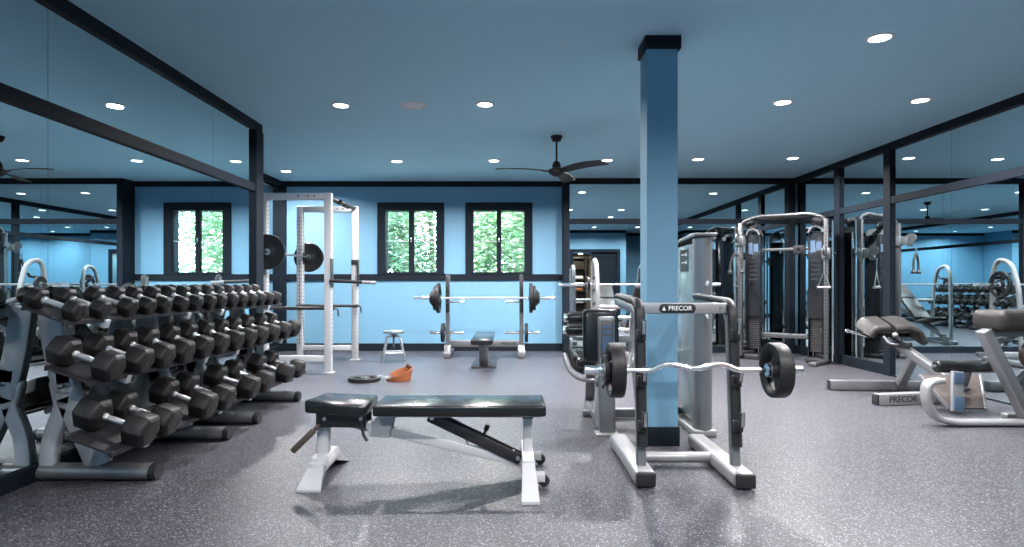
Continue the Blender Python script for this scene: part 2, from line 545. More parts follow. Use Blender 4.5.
# windows
panes = [[(-2.054, -1.669), (-1.588, -1.22)], [(-0.605, -0.221), (-0.145, 0.238)]]
for i, ((a, c), ps) in enumerate(zip(wins, panes)):
    w = bpy.data.objects.new('window_%d' % (i + 1), None); COL.objects.link(w)
    w.location = ((a + c) / 2, YB, wz0); w['kind'] = 'structure'
    gz0, gz1 = 1.30, 2.32
    mb = MB()
    y0, y1 = YB - 0.035, YB + 0.12
    mb.bb(a, ps[0][0], y0, YB + 0.03, wz0, wz1); mb.bb(ps[1][1], c, y0, YB + 0.03, wz0, wz1)
    mb.bb(ps[0][0], ps[1][1], y0, YB + 0.03, gz1, wz1); mb.bb(ps[0][0], ps[1][1], y0, YB + 0.03, wz0, gz0)
    mb.build('casing', 'trim', w)
    mb = MB()
    mb.bb(ps[0][1], ps[1][0], YB - 0.015, YB + 0.06, gz0, gz1)
    mb.bb(a + .02, ps[0][0], YB + 0.03, YB + 0.2, gz0 - .02, gz1 + .02); mb.bb(ps[1][1], c - .02, YB + 0.03, YB + 0.2, gz0 - .02, gz1 + .02)
    mb.bb(a + .02, c - .02, YB + 0.03, YB + 0.2, gz1, wz1 - .01); mb.bb(a + .02, c - .02, YB + 0.03, YB + 0.2, wz0 + .005, gz0)
    mb.build('sash', 'trim', w)
    for p in ps:
        pn = MB().bb(p[0] - 0.003, p[1] + 0.003, YB + 0.044, YB + 0.048, gz0 - .003, gz1 + .003).build('pane', 'glass', w)
        MB().bb(p[0], p[1], YB + 0.036, YB + 0.054, 1.806, 1.820).build('muntin', 'grey', w)
    MB().box(((ps[0][1] + ps[1][0]) / 2, YB - 0.022, 1.83), (0.022, 0.014, 0.07), 0.004).build('latch', 'steel', w)

# outside
struct('ground', MB().bb(-25, 25, YB + 0.25, 45, -0.35, -0.25), 'earth')
def tree(x, y, h, rad, leaf, label, n=24000):
    t = thing('leafy_tree', label, 'tree', (x, y, -0.25), group='trees outside the windows')
    mb = MB()
    top = Vector((x + random.uniform(-.3, .3), y, h * 0.75))
    mb.tube([(x, y, -0.25), (x + 0.05, y, h * 0.3), top], 0.07, 8)
    for k in range(6):
        a = random.uniform(0, 2 * PI)
        p = Vector((x, y, h * random.uniform(0.2, 0.6)))
        mb.tube([p, p + Vector((math.cos(a) * rad * .3, math.sin(a) * rad * .3, .3)), p + Vector((math.cos(a) * rad * .6, math.sin(a) * rad * .6, .8))], 0.018, 6)
    mb.build('trunk', 'bark', t)
    b = MB()
    bm = b.bm
    blobs = []
    for k in range(44):
        a = random.uniform(0, 2 * PI); rr = rad * math.sqrt(random.random()) * 0.95
        blobs.append((x + rr * math.cos(a), y + rr * math.sin(a), random.uniform(0.1, h), random.uniform(.45, .9)))
    for i in range(n):
        bx, by, bz, br = random.choice(blobs)
        d = Vector((random.gauss(0, 1), random.gauss(0, 1), random.gauss(0, 1))).normalized() * br * random.random() ** 0.4
        c = Vector((bx, by, bz)) + d
        s = random.uniform(.035, .085)
        r = Matrix.Rotation(random.uniform(0, 2 * PI), 3, 'Z') @ Matrix.Rotation(random.uniform(-1.1, 1.1), 3, 'X')
        vs = [bm.verts.new(c + r @ Vector(q)) for q in ((-s, 0, 0), (0, -s * .45, .01), (s, 0, 0), (0, s * .45, .01))]
        bm.faces.new(vs)
    b.build('foliage', leaf, t)
tree(-2.9, 14.0, 3.8, 1.8, 'leaf2', 'green leafy tree seen through the left panes of the first window')
tree(0.3, 13.6, 3.4, 1.7, 'leaf', 'green leafy tree seen through the second window')
tree(-2.0, 15.4, 5.0, 2.0, 'leaf', 'tall leafy tree standing further back between the two windows', 16000)
tree(-5.2, 16.0, 5.0, 2.3, 'leaf', 'leafy tree far to the left outside the first window', 12000)
tree(2.2, 17.0, 5.0, 2.4, 'leaf2', 'bluish green tree at the back right outside the second window', 12000)
tree(-3.4, 19.5, 6.5, 2.6, 'leaf', 'tall dark tree at the very back behind the first window', 12000)
tree(0.2, 19.5, 6.5, 2.6, 'leaf2', 'tall bluish tree at the very back behind the second window', 12000)

# ------------------------------------------------------------------ ceiling fixtures
def lamp_proto():
    t = thing('ceiling_light', 'x', 'ceiling light', (0, 0, HT), group='recessed ceiling lights')
    MB().lathe([(0.066, 0.0), (0.070, -0.010), (0.088, -0.006), (0.090, 0.0)], n=28).build('trim_ring', 'white', t, local=True)
    MB().lathe([(0.0, -0.004), (0.067, -0.004), (0.067, -0.001), (0.0, -0.001)], n=28).build('lens', 'lens', t, local=True)
    return t
lamp = lamp_proto()
lamp_data = bpy.data.lights.new('lamp_light', 'AREA')
lamp_data.shape = 'DISK'; lamp_data.size = 0.13; lamp_data.energy = LAMP_W; lamp_data.color = LAMP_COL; lamp_data.spread = LAMP_SPREAD
dim_data = lamp_data.copy(); dim_data.energy = LAMP_W * 0.6          # weaker power towards the rear wall, to darken the front floor
rows = [
    (-1.60, 5.776, 'left of the round ceiling speaker'), (-0.235, 5.744, 'right of the round ceiling speaker'),
    (1.36, 5.72, 'hidden behind the blue column'), (2.54, 5.68, 'over the curl bar rack plate, second row from the windows'),
    (3.78, 5.62, 'close to the right mirror wall, second row from the windows'),
    (-1.56, 8.41, 'in front of the first window'), (-0.22, 8.37, 'left of the fan, near the second window'),
    (1.33, 8.34, 'by the tip of the fan blade'), (2.55, 8.27, 'right of the column, near the back mirror'),
    (3.80, 8.20, 'above the cable station'), (-3.36, 9.15, 'in the recess above the white power rack'),
    (2.54, 4.19, 'nearest the camera, biggest in view'),
    (2.50, 1.45, 'near the rear doorway, left'), (3.80, 1.45, 'near the rear doorway, right'),
    (1.33, 1.45, 'over the floor right of the camera'), (-0.2, 1.45, 'over the floor just ahead of the camera'), (-1.56, 0.15, 'added unseen by the rear wall, above left'), (-0.2, 0.0, 'added unseen by the rear wall, middle'),  # both rear-wall lights are unseen, added to brighten that wall
]
for i, (x, y, w) in enumerate(rows):
    lab = 'round recessed ceiling light ' + w
    if i == 0:
        o = lamp; o.location = (x, y, HT); o['label'] = lab
    else:
        o = dup(lamp, (x, y, HT), lab)
for o in [c for c in COL.objects if c.name.startswith('ceiling_light')]:
    L = bpy.data.objects.new('lamp_glow', lamp_data if o.location.y > 3 else dim_data)
    COL.objects.link(L); L.parent = o; L.location = (0, 0, -0.016)

hl = lamp_proto()  # lamp added to brighten the dark doorway interior
hl.location = (2.28, -0.05, DZ); hl['label'] = 'small warm light added in the doorway ceiling to brighten the doorway'; hl['group'] = 'added doorway light'
hall_data = bpy.data.lights.new('hall_glow', 'AREA')
hall_data.shape = 'DISK'; hall_data.size = 0.13; hall_data.energy = 16; hall_data.color = (1.0, 0.82, 0.62)
L = bpy.data.objects.new('lamp_glow', hall_data); COL.objects.link(L); L.parent = hl; L.location = (0, 0, -0.016)
t = thing('hall_cabinet', 'dark wooden open cabinet in the doorway, seen in the back mirror', 'cabinet', (2.27, -0.78, 0))
mb = MB()
mb.bb(2.0, 2.04, -0.94, -0.62, 0, 1.95); mb.bb(2.50, 2.54, -0.94, -0.62, 0, 1.95); mb.bb(2.04, 2.50, -0.94, -0.92, 0, 1.95); mb.bb(2.0, 2.54, -0.94, -0.60, 1.95, 2.0)
mb.build('carcass', 'wood', t)
for z in (0.05, 0.45, 0.85, 1.25, 1.6):
    MB().bb(2.04, 2.50, -0.92, -0.63, z, z + 0.025).build('shelf', 'wood', t)
for k, (z, lab, m_) in enumerate(((1.275, 'topmost', 'paper'), (0.875, 'middle', 'tan'), (0.475, 'lower', 'paper'))):
    v = thing('folded_towel', '%s folded towel on the shelves of the doorway cabinet, seen in the mirror' % lab, 'towel', (2.27, -0.77, z))
    MB().box((2.27, -0.77, z + 0.052), (0.32, 0.22, 0.10), 0.03, seg=3).build('upper_fold', m_, v)
    MB().box((2.27, -0.775, z + 0.021), (0.33, 0.23, 0.04), 0.015, seg=2).build('lower_fold', m_, v)

t = thing('ceiling_speaker', 'round white speaker grille flush in the ceiling between two lights', 'speaker', (-0.92, 5.776, HT))
MB().lathe([(0.108, 0), (0.112, -0.008), (0.122, -0.008), (0.126, 0)], n=36).build('rim', 'white', t, local=True)
MB().lathe([(0.0, -0.006), (0.109, -0.005), (0.109, 0), (0, 0)], n=36).build('grille', mat('speaker_grille', (0.96, 0.98, 0.98), 0.7, bump=0.6, bscale=400), t, local=True)

fx, fy = 0.533, 6.99
t = thing('ceiling_fan', 'dark three-bladed ceiling fan on a thin rod', 'fan', (fx, fy, HT))
MB().lathe([(0, 0), (0.068, 0), (0.066, -0.02), (0.045, -0.06), (0.02, -0.065), (0, -0.065)], n=28).build('canopy', 'fan', t, local=True)
MB().cyl((0, 0, -0.06), (0, 0, -0.31), 0.011).build('rod', 'fan', t, local=True)
MB().lathe([(0, -0.29), (0.025, -0.29), (0.042, -0.31), (0.05, -0.345), (0.05, -0.37), (0.092, -0.385), (0.092, -0.425), (0.06, -0.445), (0.035, -0.46), (0, -0.462)], n=32).build('motor', 'fan', t, local=True)
for a in (-48, 72, 192):
    mb = MB()
    b = bmesh.new()
    top, bot = [], []
    for s in range(9):
        f = s / 8
        r = 0.10 + 0.60 * f
        w = 0.045 + 0.028 * math.sin(PI * min(1, f * 1.2) * 0.5)
        tw = -0.30 * (1 - f * 0.5)
        z = -0.405 + 0.015 * math.sin(PI * f)
        for lst, dz in ((top, 0.005), (bot, -0.005)):
            lst.append((b.verts.new((r, -w, z - w * tw + dz)), b.verts.new((r, w, z + w * tw + dz))))
    for s in range(8):
        b.faces.new((top[s][0], top[s + 1][0], top[s + 1][1], top[s][1]))
        b.faces.new((bot[s][0], bot[s][1], bot[s + 1][1], bot[s + 1][0]))
        b.faces.new((top[s][0], bot[s][0], bot[s + 1][0], top[s + 1][0]))
        b.faces.new((top[s][1], top[s + 1][1], bot[s + 1][1], bot[s][1]))
    b.faces.new((top[0][0], top[0][1], bot[0][1], bot[0][0])); b.faces.new((top[8][0], bot[8][0], bot[8][1], top[8][1]))
    mb._merge(b)
    mb.beam((0.06, 0, -0.41), (0.17, 0, -0.402), 0.05, 0.012)
    o = mb.build('blade', 'fan', t, local=True)
    o.rotation_euler = (0, 0, math.radians(a))

# ------------------------------------------------------------------ weight plates, bars and dumbbells
def plate_proto(R, th, slots=True, label='x', rb=0.026):
    """plate with its axis along local X, centred on the bar"""
    t = thing('weight_plate', label, 'weight plate')
    b = bmesh.new()
    n = 60
    lv = [(rb + 0.010, th * 0.46), (R * 0.30, th * 0.40), (R * 0.36, th * 0.22), (R * 0.70, th * 0.22), (R * 0.78, th * 0.42), (R * 0.90, th * 0.50), (R * 0.975, th * 0.48), (R, th * 0.36)]
    V = [[], []]
    for s in (0, 1):
        for r, h in lv:
            V[s].append([b.verts.new((h if s else -h, r * math.cos(2 * PI * i / n), r * math.sin(2 * PI * i / n))) for i in range(n)])
    def slot(i):
        k = i % 20
        return slots and 3 <= k < 15
    B = 2
    for s in (0, 1):
        for k in range(len(lv) - 1):
            for i in range(n):
                if k == B and slot(i):
                    continue
                j = (i + 1) % n
                b.faces.new((V[s][k][i], V[s][k][j], V[s][k + 1][j], V[s][k + 1][i]))
    for k in (0, len(lv) - 1):
        for i in range(n):
            j = (i + 1) % n
            b.faces.new((V[0][k][i], V[0][k][j], V[1][k][j], V[1][k][i]))
    if slots:
        for i in range(n):
            j = (i + 1) % n
            if slot(i):
                for k in (B, B + 1):
                    b.faces.new((V[0][k][i], V[0][k][j], V[1][k][j], V[1][k][i]))
                if not slot(i - 1):
                    b.faces.new((V[0][B][i], V[0][B + 1][i], V[1][B + 1][i], V[1][B][i]))
                if not slot(j):
                    b.faces.new((V[0][B][j], V[0][B + 1][j], V[1][B + 1][j], V[1][B][j]))
    mb = MB(); mb._merge(b)
    mb.build('disc', 'plate', t)
    MB().lathe([(rb, -th * .48), (rb + 0.012, -th * .48), (rb + 0.012, th * .48), (rb, th * .48), (rb, -th * .48)], axis=(1, 0, 0), n=28).build('hub_ring', 'steel', t)
    return t

PL = {}
used_plates = set()
def put_plate(key, loc, label, rot=(0, 0, 0), group=None):
    R, th, sl, rb = key
    if key not in PL:
        PL[key] = plate_proto(R, th, sl, label, rb)
    if key not in used_plates:
        used_plates.add(key)
        o = PL[key]; o.location = loc; o.rotation_euler = rot; o['label'] = label
        if group:
            o['group'] = group
        return o
    o = dup(PL[key], loc, label, rot)
    if group:
        o['group'] = group
    elif 'group' in o:
        del o['group']
    return o
PC = (0.149, 0.076, True, 0.027)
P45, P35, P25, P10, P5 = (0.225, 0.048, True, 0.026), (0.185, 0.045, True, 0.026), (0.145, 0.046, True, 0.026), (0.115, 0.028, False, 0.026), (0.085, 0.024, False, 0.026)

def olympic_bar(label, c, half=1.1, shaft=0.65, rz=0.0, group=None):
    t = thing('barbell', label, 'barbell', c, rz, group)
    MB().cyl((-shaft, 0, 0), (shaft, 0, 0), 0.014).build('shaft', 'knurl', t, local=True)
    for s in (-1, 1):
        MB().cyl((s * shaft, 0, 0), (s * (shaft + 0.02), 0, 0), 0.036).cyl((s * (shaft + .02), 0, 0), (s * half, 0, 0), 0.024, bev=0.003).build('sleeve', 'chrome', t, local=True)
    return t

def dumbbell_proto(r, hl, gap):
    """hexagonal heads, axis along local X, flat side down; r = circumradius, hl = head length, gap = handle between the heads"""
    t = thing('dumbbell', 'x', 'dumbbell')
    for s in (-1, 1):
        mb = MB()
        b = bmesh.new()
        e = r * 0.24
        xs_ = [(gap / 2, r * 0.72), (gap / 2 + e, r), (gap / 2 + hl - e * 0.8, r), (gap / 2 + hl, r * 0.76)]
        rings = []
        for x, rr in xs_:
            rings.append([b.verts.new((s * x, rr * math.cos(k * PI / 3), rr * math.sin(k * PI / 3))) for k in range(6)])
        for a, c in zip(rings, rings[1:]):
            for k in range(6):
                b.faces.new((a[k], a[(k + 1) % 6], c[(k + 1) % 6], c[k]))
        b.faces.new(rings[0]); b.faces.new(rings[-1])
        bmesh.ops.recalc_face_normals(b, faces=b.faces[:])
        bmesh.ops.bevel(b, geom=b.edges[:], offset=r * 0.055, segments=2, profile=0.5, affect='EDGES')
        mb._merge(b, 0, 60)
        mb.lathe([(0, 0), (r * .40, 0), (r * .40, .0015), (r * .34, .0015), (r * .34, .0004), (0, .0004)], (s * (gap / 2 + hl), 0, 0), (s, 0, 0), n=24)
        mb.build('head', 'rubber', t)
    g2 = gap / 2
    MB().lathe([(0.0, -g2), (0.021, -g2), (0.021, -g2 + .012), (0.0155, -g2 + .018), (0.0165, -g2 * .5), (0.0178, 0), (0.0165, g2 * .5), (0.0155, g2 - .018), (0.021, g2 - .012), (0.021, g2), (0, g2)],
               axis=(1, 0, 0), n=18).build('handle', 'knurl', t)
    return t

TH = math.radians(19)
DB = {}
ORD = ['first', 'second', 'third', 'fourth', 'fifth', 'sixth', 'seventh', 'eighth', 'ninth', 'tenth', 'eleventh', 'twelfth', 'thirteenth', 'fourteenth', 'fifteenth', 'sixteenth']
def put_dumbbell(key, loc, label, group):
    if key not in DB:
        DB[key] = dumbbell_proto(*key)
        o = DB[key]; o.location = loc; o.rotation_euler = (0, TH, 0); o['label'] = label; o['group'] = group
        return o
    return dup(DB[key], loc, label, (0, TH, 0), group)

# tiers: centre x, centre z (of a head of radius rref), list of y
top_y = [3.185, 3.39, 3.63, 3.82, 4.0, 4.21, 4.40, 4.60, 4.77, 4.97, 5.15, 5.34, 5.53, 5.71, 5.89]
mid_y = [3.23, 3.495, 3.72, 3.955, 4.21, 4.45, 4.70, 4.94, 5.18, 5.44, 5.73, 5.98]
bot_y = [3.31, 3.54, 3.99, 4.26, 4.69, 4.97, 5.45, 5.74]
tiers = [(-2.375, 1.000, 0.058, 'top'), (-2.245, 0.708, 0.082, 'middle'), (-2.135, 0.360, 0.096, 'bottom')]
def surf(tier):
    """centre point of the shelf surface"""
    x, z, r, _ = tier
    return x - r * .866 * math.sin(TH), z - r * .866 * math.cos(TH)
for ti, (ys, rs, hl, gp) in enumerate([(top_y, (0.057, 0.066), (0.08, 0.092), .125), (mid_y, (0.085, 0.086), (0.115, 0.115), .13), (bot_y, (0.098, 0.090), (0.135, 0.13), .135)]):
    sx, sz = surf(tiers[ti])
    nm = tiers[ti][3]
    for k, y in enumerate(ys):
        f = round(k / (len(ys) - 1) * 4) / 4
        r = rs[0] + (rs[1] - rs[0]) * f
        h = hl[0] + (hl[1] - hl[0]) * f
        d = r * 0.866 + 0.0015
        far = len(ys) - 1 - k
        if k <= far:
            w = '%s from the camera end of the %s rack tier' % (ORD[k], nm) if k else 'at the camera end of the %s rack tier' % nm
        else:
            w = '%s from the far end of the %s rack tier' % (ORD[far], nm) if far else 'at the far end of the %s rack tier' % nm
        size = ('small', 'medium', 'large')[ti]
        put_dumbbell((round(r, 4), round(h, 4), gp), (sx + d * math.sin(TH), y, sz + d * math.cos(TH)),
                     '%s black hexagonal dumbbell %s' % (size, w), 'dumbbells on the %s tier' % nm)

def dumbbell_rack(ya, yb, y0, y1, label, bottoms):
    t = thing('dumbbell_rack', label, 'rack', (-2.3, (ya + yb) / 2, 0), group='dumbbell racks along the left mirror')
    for y in (ya, yb):
        mb = MB()
        sec = [(0.058 * math.cos(2 * PI * k / 20), 0.046 * math.sin(2 * PI * k / 20)) for k in range(20)]
        mb.sweep([(-2.64, y, 0.047), (-2.02, y, 0.047)], sec)
        f = mb.build('foot', 'silver', t)
        mb = MB()
        sec2 = [(0.050 * math.cos(2 * PI * k / 20), 0.040 * math.sin(2 * PI * k / 20)) for k in range(20)]
        mb.sweep([(-2.022, y, 0.047), (-1.995, y, 0.045)], sec)
        mb.sweep([(-1.996, y, 0.045), (-1.985, y, 0.045)], sec2)
        mb.build('end_cap', 'dark', f)
        mb = MB()
        # straight member leaning back, and the curved one that braces it
        mb.flatbar([(-2.32, y, 0.08), (-2.37, y, 0.20), (-2.49, y, 0.45), (-2.56, y, 0.72), (-2.595, y, 0.975)], 0.06, 0.13, (1, 0, 0), fil=0.15)
        mb.flatbar([(-2.605, y, 0.08), (-2.595, y, 0.23), (-2.525, y, 0.40), (-2.50, y, 0.52), (-2.515, y, 0.62)], 0.06, 0.085, (1, 0, 0.3), fil=0.14)
        mb.box((-2.508, y, 0.475), (0.15, 0.056, 0.20), 0.02, Matrix.Rotation(math.radians(-12), 3, 'Y'))
        for tr in tiers:
            sx, sz = surf(tr)
            ox, oz = -0.022 * math.sin(TH), -0.022 * math.cos(TH)
            L0 = -0.17 if tr[3] != 'bottom' else -0.20
            p0 = Vector((sx + L0 * math.cos(TH) + ox, y, sz - L0 * math.sin(TH) + oz))
            p1 = Vector((sx + 0.13 * math.cos(TH) + ox, y, sz - 0.13 * math.sin(TH) + oz))
            mb.beam(p0 + Vector((0, 0, -.012)), p1 + Vector((0, 0, -.012)), 0.05, 0.045, up=(0, 1, 0))
        mb.build('upright', 'grey', t)
    for k, tr in enumerate(tiers):
        sx, sz = surf(tr)
        hw = (0.112, 0.118, 0.125)[k]
        mb = MB()
        mb.box((sx - 0.006 * math.sin(TH), (y0 + y1) / 2, sz - 0.006 * math.cos(TH)), (2 * hw, y1 - y0, 0.011), 0.003, Matrix.Rotation(TH, 3, 'Y'))
        # rolled front lip
        px_, pz_ = sx + hw * math.cos(TH), sz - hw * math.sin(TH)
        mb.bb(px_ - 0.006, px_ + 0.006, y0, y1, pz_ - 0.026, pz_ + 0.004, 0.003)
        qx, qz = sx - hw * math.cos(TH), sz + hw * math.sin(TH)
        mb.bb(qx - 0.005, qx + 0.005, y0, y1, qz - 0.02, qz + 0.01, 0.003)
        mb.build('shelf', 'dark', t)
dumbbell_rack(3.45, 4.33, 3.12, 4.49, 'grey three-tier dumbbell rack on round feet, at the camera end by the left mirror', None)
dumbbell_rack(4.83, 5.76, 4.505, 6.10, 'grey three-tier dumbbell rack on round feet, at the far end near the white power rack', None)

# ------------------------------------------------------------------ white flat bench in front
def bench():
    t = thing('weight_bench', 'white-framed adjustable weight bench with black pads standing flat in mid floor', 'bench', (-0.45, 3.52, 0))
    MB().box((-0.28, 3.53, 0.402), (0.96, 0.34, 0.062), 0.014, None, seg=3).build('back_pad', 'vinyl', t)
    mb = MB()
    mb.prism([(-0.80, 3.36), (-0.80, 3.70), (-1.10, 3.66), (-1.145, 3.40), (-1.13, 3.365)], 0.378, 0.445, 'xy', 0.013)
    for v in mb.bm.verts:
        v.co.z += (-(v.co.x) - 0.95) * 0.07
    mb.build('seat_pad', 'vinyl', t)
    # black seat bracket
    mb = MB()
    mb.bb(-1.095, -0.815, 3.44, 3.455, 0.295, 0.385, 0.003); mb.bb(-1.095, -0.815, 3.585, 3.60, 0.295, 0.385, 0.003); mb.bb(-1.06, -0.83, 3.455, 3.585, 0.37, 0.383)
    br = mb.build('seat_bracket', 'black', t)
    MB().cyl((-1.045, 3.432, 0.345), (-1.045, 3.442, 0.345), 0.011, n=12).cyl((-0.84, 3.432, 0.345), (-0.84, 3.442, 0.345), 0.011, n=12).build('bolt', 'steel', br)
    # seat post and foot
    mb = MB()
    mb.bb(-1.105, -1.04, 3.485, 3.555, 0.10, 0.37, 0.006)
    mb.build('seat_post', 'white_metal', t)
    mb = MB()
    mb.prism([(-1.11, 0.135), (-1.035, 0.135), (-1.02, 0.085), (-1.125, 0.085)], 3.40, 3.66, 'xz', 0.004)
    mb.beam((-1.073, 3.36, 0.085), (-1.073, 3.70, 0.085), 0.075, 0.06)
    for y0, y1, s in ((3.235, 3.40, 1), (3.81, 3.66, -1)):
        b = bmesh.new()
        q = [b.verts.new(p) for p in ((-1.11, y1, 0.115), (-1.035, y1, 0.115), (-1.005, y0, 0.012), (-1.135, y0, 0.012),
                                      (-1.11, y1, 0.05), (-1.035, y1, 0.05), (-1.005, y0, 0.0), (-1.135, y0, 0.0))]
        for f in ((0, 1, 2, 3), (7, 6, 5, 4), (0, 4, 5, 1), (3, 2, 6, 7), (0, 3, 7, 4), (1, 5, 6, 2)):
            b.faces.new([q[k] for k in f])
        mb._merge(b)
    mb.build('seat_foot', 'white_metal', t)
    # main beam
    mb = MB()
    mb.beam((-0.99, 3.52, 0.325), (-0.72, 3.52, 0.262), 0.055, 0.05)
    mb.beam((-0.80, 3.52, 0.282), (0.10, 3.52, 0.075), 0.06, 0.052)
    mb.build('main_beam', 'white_metal', t)
    mb = MB()
    for y in (3.48, 3.555):
        mb.prism([(-0.80, 0.235), (-0.69, 0.225), (-0.66, 0.36), (-0.74, 0.372), (-0.76, 0.33), (-0.83, 0.305)], y - 0.006, y + 0.006, 'xz', 0.002)
    hb = mb.build('hinge_bracket', 'white_metal', t)
    MB().cyl((-0.715, 3.465, 0.35), (-0.715, 3.57, 0.35), 0.013, n=14).build('hinge_pin', 'steel', hb)
    mb = MB()
    mb.bb(-0.74, 0.175, 3.45, 3.48, 0.35, 0.372, 0.003); mb.bb(-0.74, 0.175, 3.56, 3.59, 0.35, 0.372, 0.003)
    mb.bb(-0.5, -0.46, 3.48, 3.56, 0.35, 0.370); mb.bb(0.0, 0.04, 3.48, 3.56, 0.35, 0.370)
    mb.build('pad_frame', 'white_metal', t)
    # ladder studs on the main beam
    mb = MB()
    for k in range(4):
        x = -0.25 + 0.09 * k
        mb.box((x, 3.52, 0.282 - (x + 0.8) * 0.23 + 0.035), (0.012, 0.05, 0.03), 0.003)
    mb.build('ladder_stop', 'white_metal', t)
    # black brace
    mb = MB()
    for y in (3.485, 3.555):
        mb.beam((-0.465, y, 0.35), (0.06, y, 0.10), 0.062, 0.010, up=(0, 1, 0))
    mb.beam((-0.40, 3.52, 0.305), (0.02, 3.52, 0.105), 0.012, 0.07, up=(0, 1, 0))
    st = mb.build('support_strut', 'black', t)
    MB().cyl((-0.16, 3.52, 0.215), (-0.135, 3.52, 0.275), 0.008, n=12).cyl((-0.14, 3.52, 0.262), (-0.128, 3.52, 0.29), 0.015, n=14, bev=.003).build('pull_pin', 'dark', st)
    MB().cyl((-0.445, 3.468, 0.342), (-0.445, 3.48, 0.342), 0.012, n=12).cyl((0.045, 3.468, 0.112), (0.045, 3.48, 0.112), 0.012, n=12).build('bolt', 'steel', st)
    # end post with its wide foot
    mb = MB()
    mb.bb(0.075, 0.128, 3.485, 3.555, 0.06, 0.35, 0.006)
    po = mb.build('end_post', 'white_metal', t)
    MB().bb(0.071, 0.132, 3.48, 3.56, 0.335, 0.353, 0.004).build('post_cap', 'black', po)
    mb = MB()
    mb.beam((0.10, 3.30, 0.105), (0.10, 3.74, 0.105), 0.066, 0.09)
    for y0, y1 in ((3.055, 3.33), (3.955, 3.71)):
        b = bmesh.new()
        q = [b.verts.new(p) for p in ((0.068, y1, 0.15), (0.132, y1, 0.15), (0.15, y0, 0.014), (0.058, y0, 0.014),
                                      (0.068, y1, 0.06), (0.132, y1, 0.06), (0.15, y0, 0.0), (0.058, y0, 0.0))]
        for f in ((0, 1, 2, 3), (7, 6, 5, 4), (0, 4, 5, 1), (3, 2, 6, 7), (0, 3, 7, 4), (1, 5, 6, 2)):
            b.faces.new([q[k] for k in f])
        mb._merge(b)
    mb.build('end_foot', 'white_metal', t)
    for y in (3.33, 3.74):
        w = MB().bb(0.13, 0.19, y - 0.022, y - 0.016, 0.03, 0.075, 0.002).bb(0.13, 0.19, y + 0.016, y + 0.022, 0.03, 0.075, 0.002).build('wheel_bracket', 'white_metal', t)
        MB().lathe([(0.008, -0.014), (0.026, -0.014), (0.032, -0.008), (0.032, 0.008), (0.026, 0.014), (0.008, 0.014)], (0.185, y, 0.034), (0, 1, 0), n=24).build('wheel', 'black', w)
    # handles under the seat
    MB().cyl((-1.07, 3.43, 0.315), (-1.18, 3.41, 0.20), 0.012, n=14).cyl((-1.10, 3.424, 0.284), (-1.215, 3.406, 0.170), 0.018, n=16, bev=.004).build('carry_handle', 'brown', t)
    MB().tube([(-0.835, 3.43, 0.335), (-0.825, 3.425, 0.26), (-0.80, 3.42, 0.225)], 0.009, 10, fil=.03).build('release_lever', 'black', t)
bench()

# ------------------------------------------------------------------ curl bar rack with its bar
def curl_rack():
    t = thing('curl_bar_rack', 'silver and black curl bar rack standing in front of the blue column', 'rack', (1.0, 3.6, 0))
    xl, xr = 0.735, 1.262
    for x, ys, tw in ((xl, 3.30, 0.0), (xr, 3.27, 0.0)):
        mb = MB()
        mb.box((x, (ys + 4.15) / 2, 0.048), (0.118, 4.15 - ys, 0.088), 0.03, None, seg=4)
        f = mb.build('foot', 'light_silver', t)
        MB().box((x, ys - 0.004, 0.048), (0.108, 0.026, 0.080), 0.012, None, seg=3).build('end_cap', 'dark', f)
        mb = MB()
        p = [(x, 3.42, 0.085), (x, 3.47, 0.98), (x, 4.12, 1.005)]
        mb.flatbar([(x, 3.42, 0.085), (x, 3.50, 0.955), (x, 4.10, 0.985)], 0.050, 0.050, (0, -1, 0), fil=0.10)
        u = mb.build('upright', 'silver', t)
        mb = MB()
        mb.flatbar([(x, 3.39, 0.20), (x, 3.459, 1.005), (x, 4.13, 1.025)], 0.057, 0.034, (0, -1, 0), fil=0.11, bev=0.012)
        g = mb.build('guard', 'dark', u)
        for z in (0.873, 0.618, 0.373):
            y = 3.39 + (z - 0.20) * 0.086 - 0.014
            mb = MB()
            mb.bb(x - 0.026, x + 0.026, y - 0.03, y + 0.004, z - 0.085, z - 0.022, 0.006)
            mb.prism([(y - 0.008, z - 0.085), (y - 0.075, z - 0.045), (y - 0.088, z + 0.035), (y - 0.068, z + 0.035), (y - 0.056, z - 0.020), (y - 0.008, z - 0.022)], x - 0.014, x + 0.014, 'yz', 0.003)
            h = mb.build('bar_hook', 'black', t)
            MB().beam((x, y - 0.0785, z - 0.045), (x, y - 0.0895, z + 0.030), 0.016, 0.003, .0005, up=(0, 1, 0)).build('hook_liner', 'steel', h)
    MB().cyl((xl + .03, 3.70, 0.055), (xr - .03, 3.70, 0.055), 0.032, n=24).build('base_tube', 'light_silver', t)
    cb = MB().box(((xl + xr) / 2, 3.50, 0.966), (xr - xl - 0.04, 0.04, 0.062), 0.006).build('cross_bar', 'light_silver', t)
    mb = MB()
    s = [(0.10 * math.copysign(1, math.cos(a)) * 0.78 + 0.026 * math.cos(a), 0.026 * math.sin(a)) for a in [2 * PI * (k + .5) / 24 for k in range(24)]]
    cxp = 0.955
    mb.prism([(cxp + u, 0.966 + v) for u, v in s], 3.474, 3.4805, 'xz', 0.001)
    pq = mb.build('name_plaque', 'dark', cb)
    lettering('PRECOR', 0.036, (cxp + 0.014, 3.4735, 0.966), (1, 0, 0), (0, 0, 1), 'text_light', cb)
    MB().prism([(cxp - .088, .954), (cxp - .068, .954), (cxp - .078, .978)], 3.472, 3.4745, 'xz').build('emblem', 'text_light', cb)
    MB().cyl((xr - 0.06, 3.475, .975), (xr - 0.06, 3.482, .975), 0.008, n=12).cyl((xr - 0.06, 3.475, .955), (xr - 0.06, 3.482, .955), 0.008, n=12).build('bolt', 'steel', cb)
curl_rack()
by = 3.31
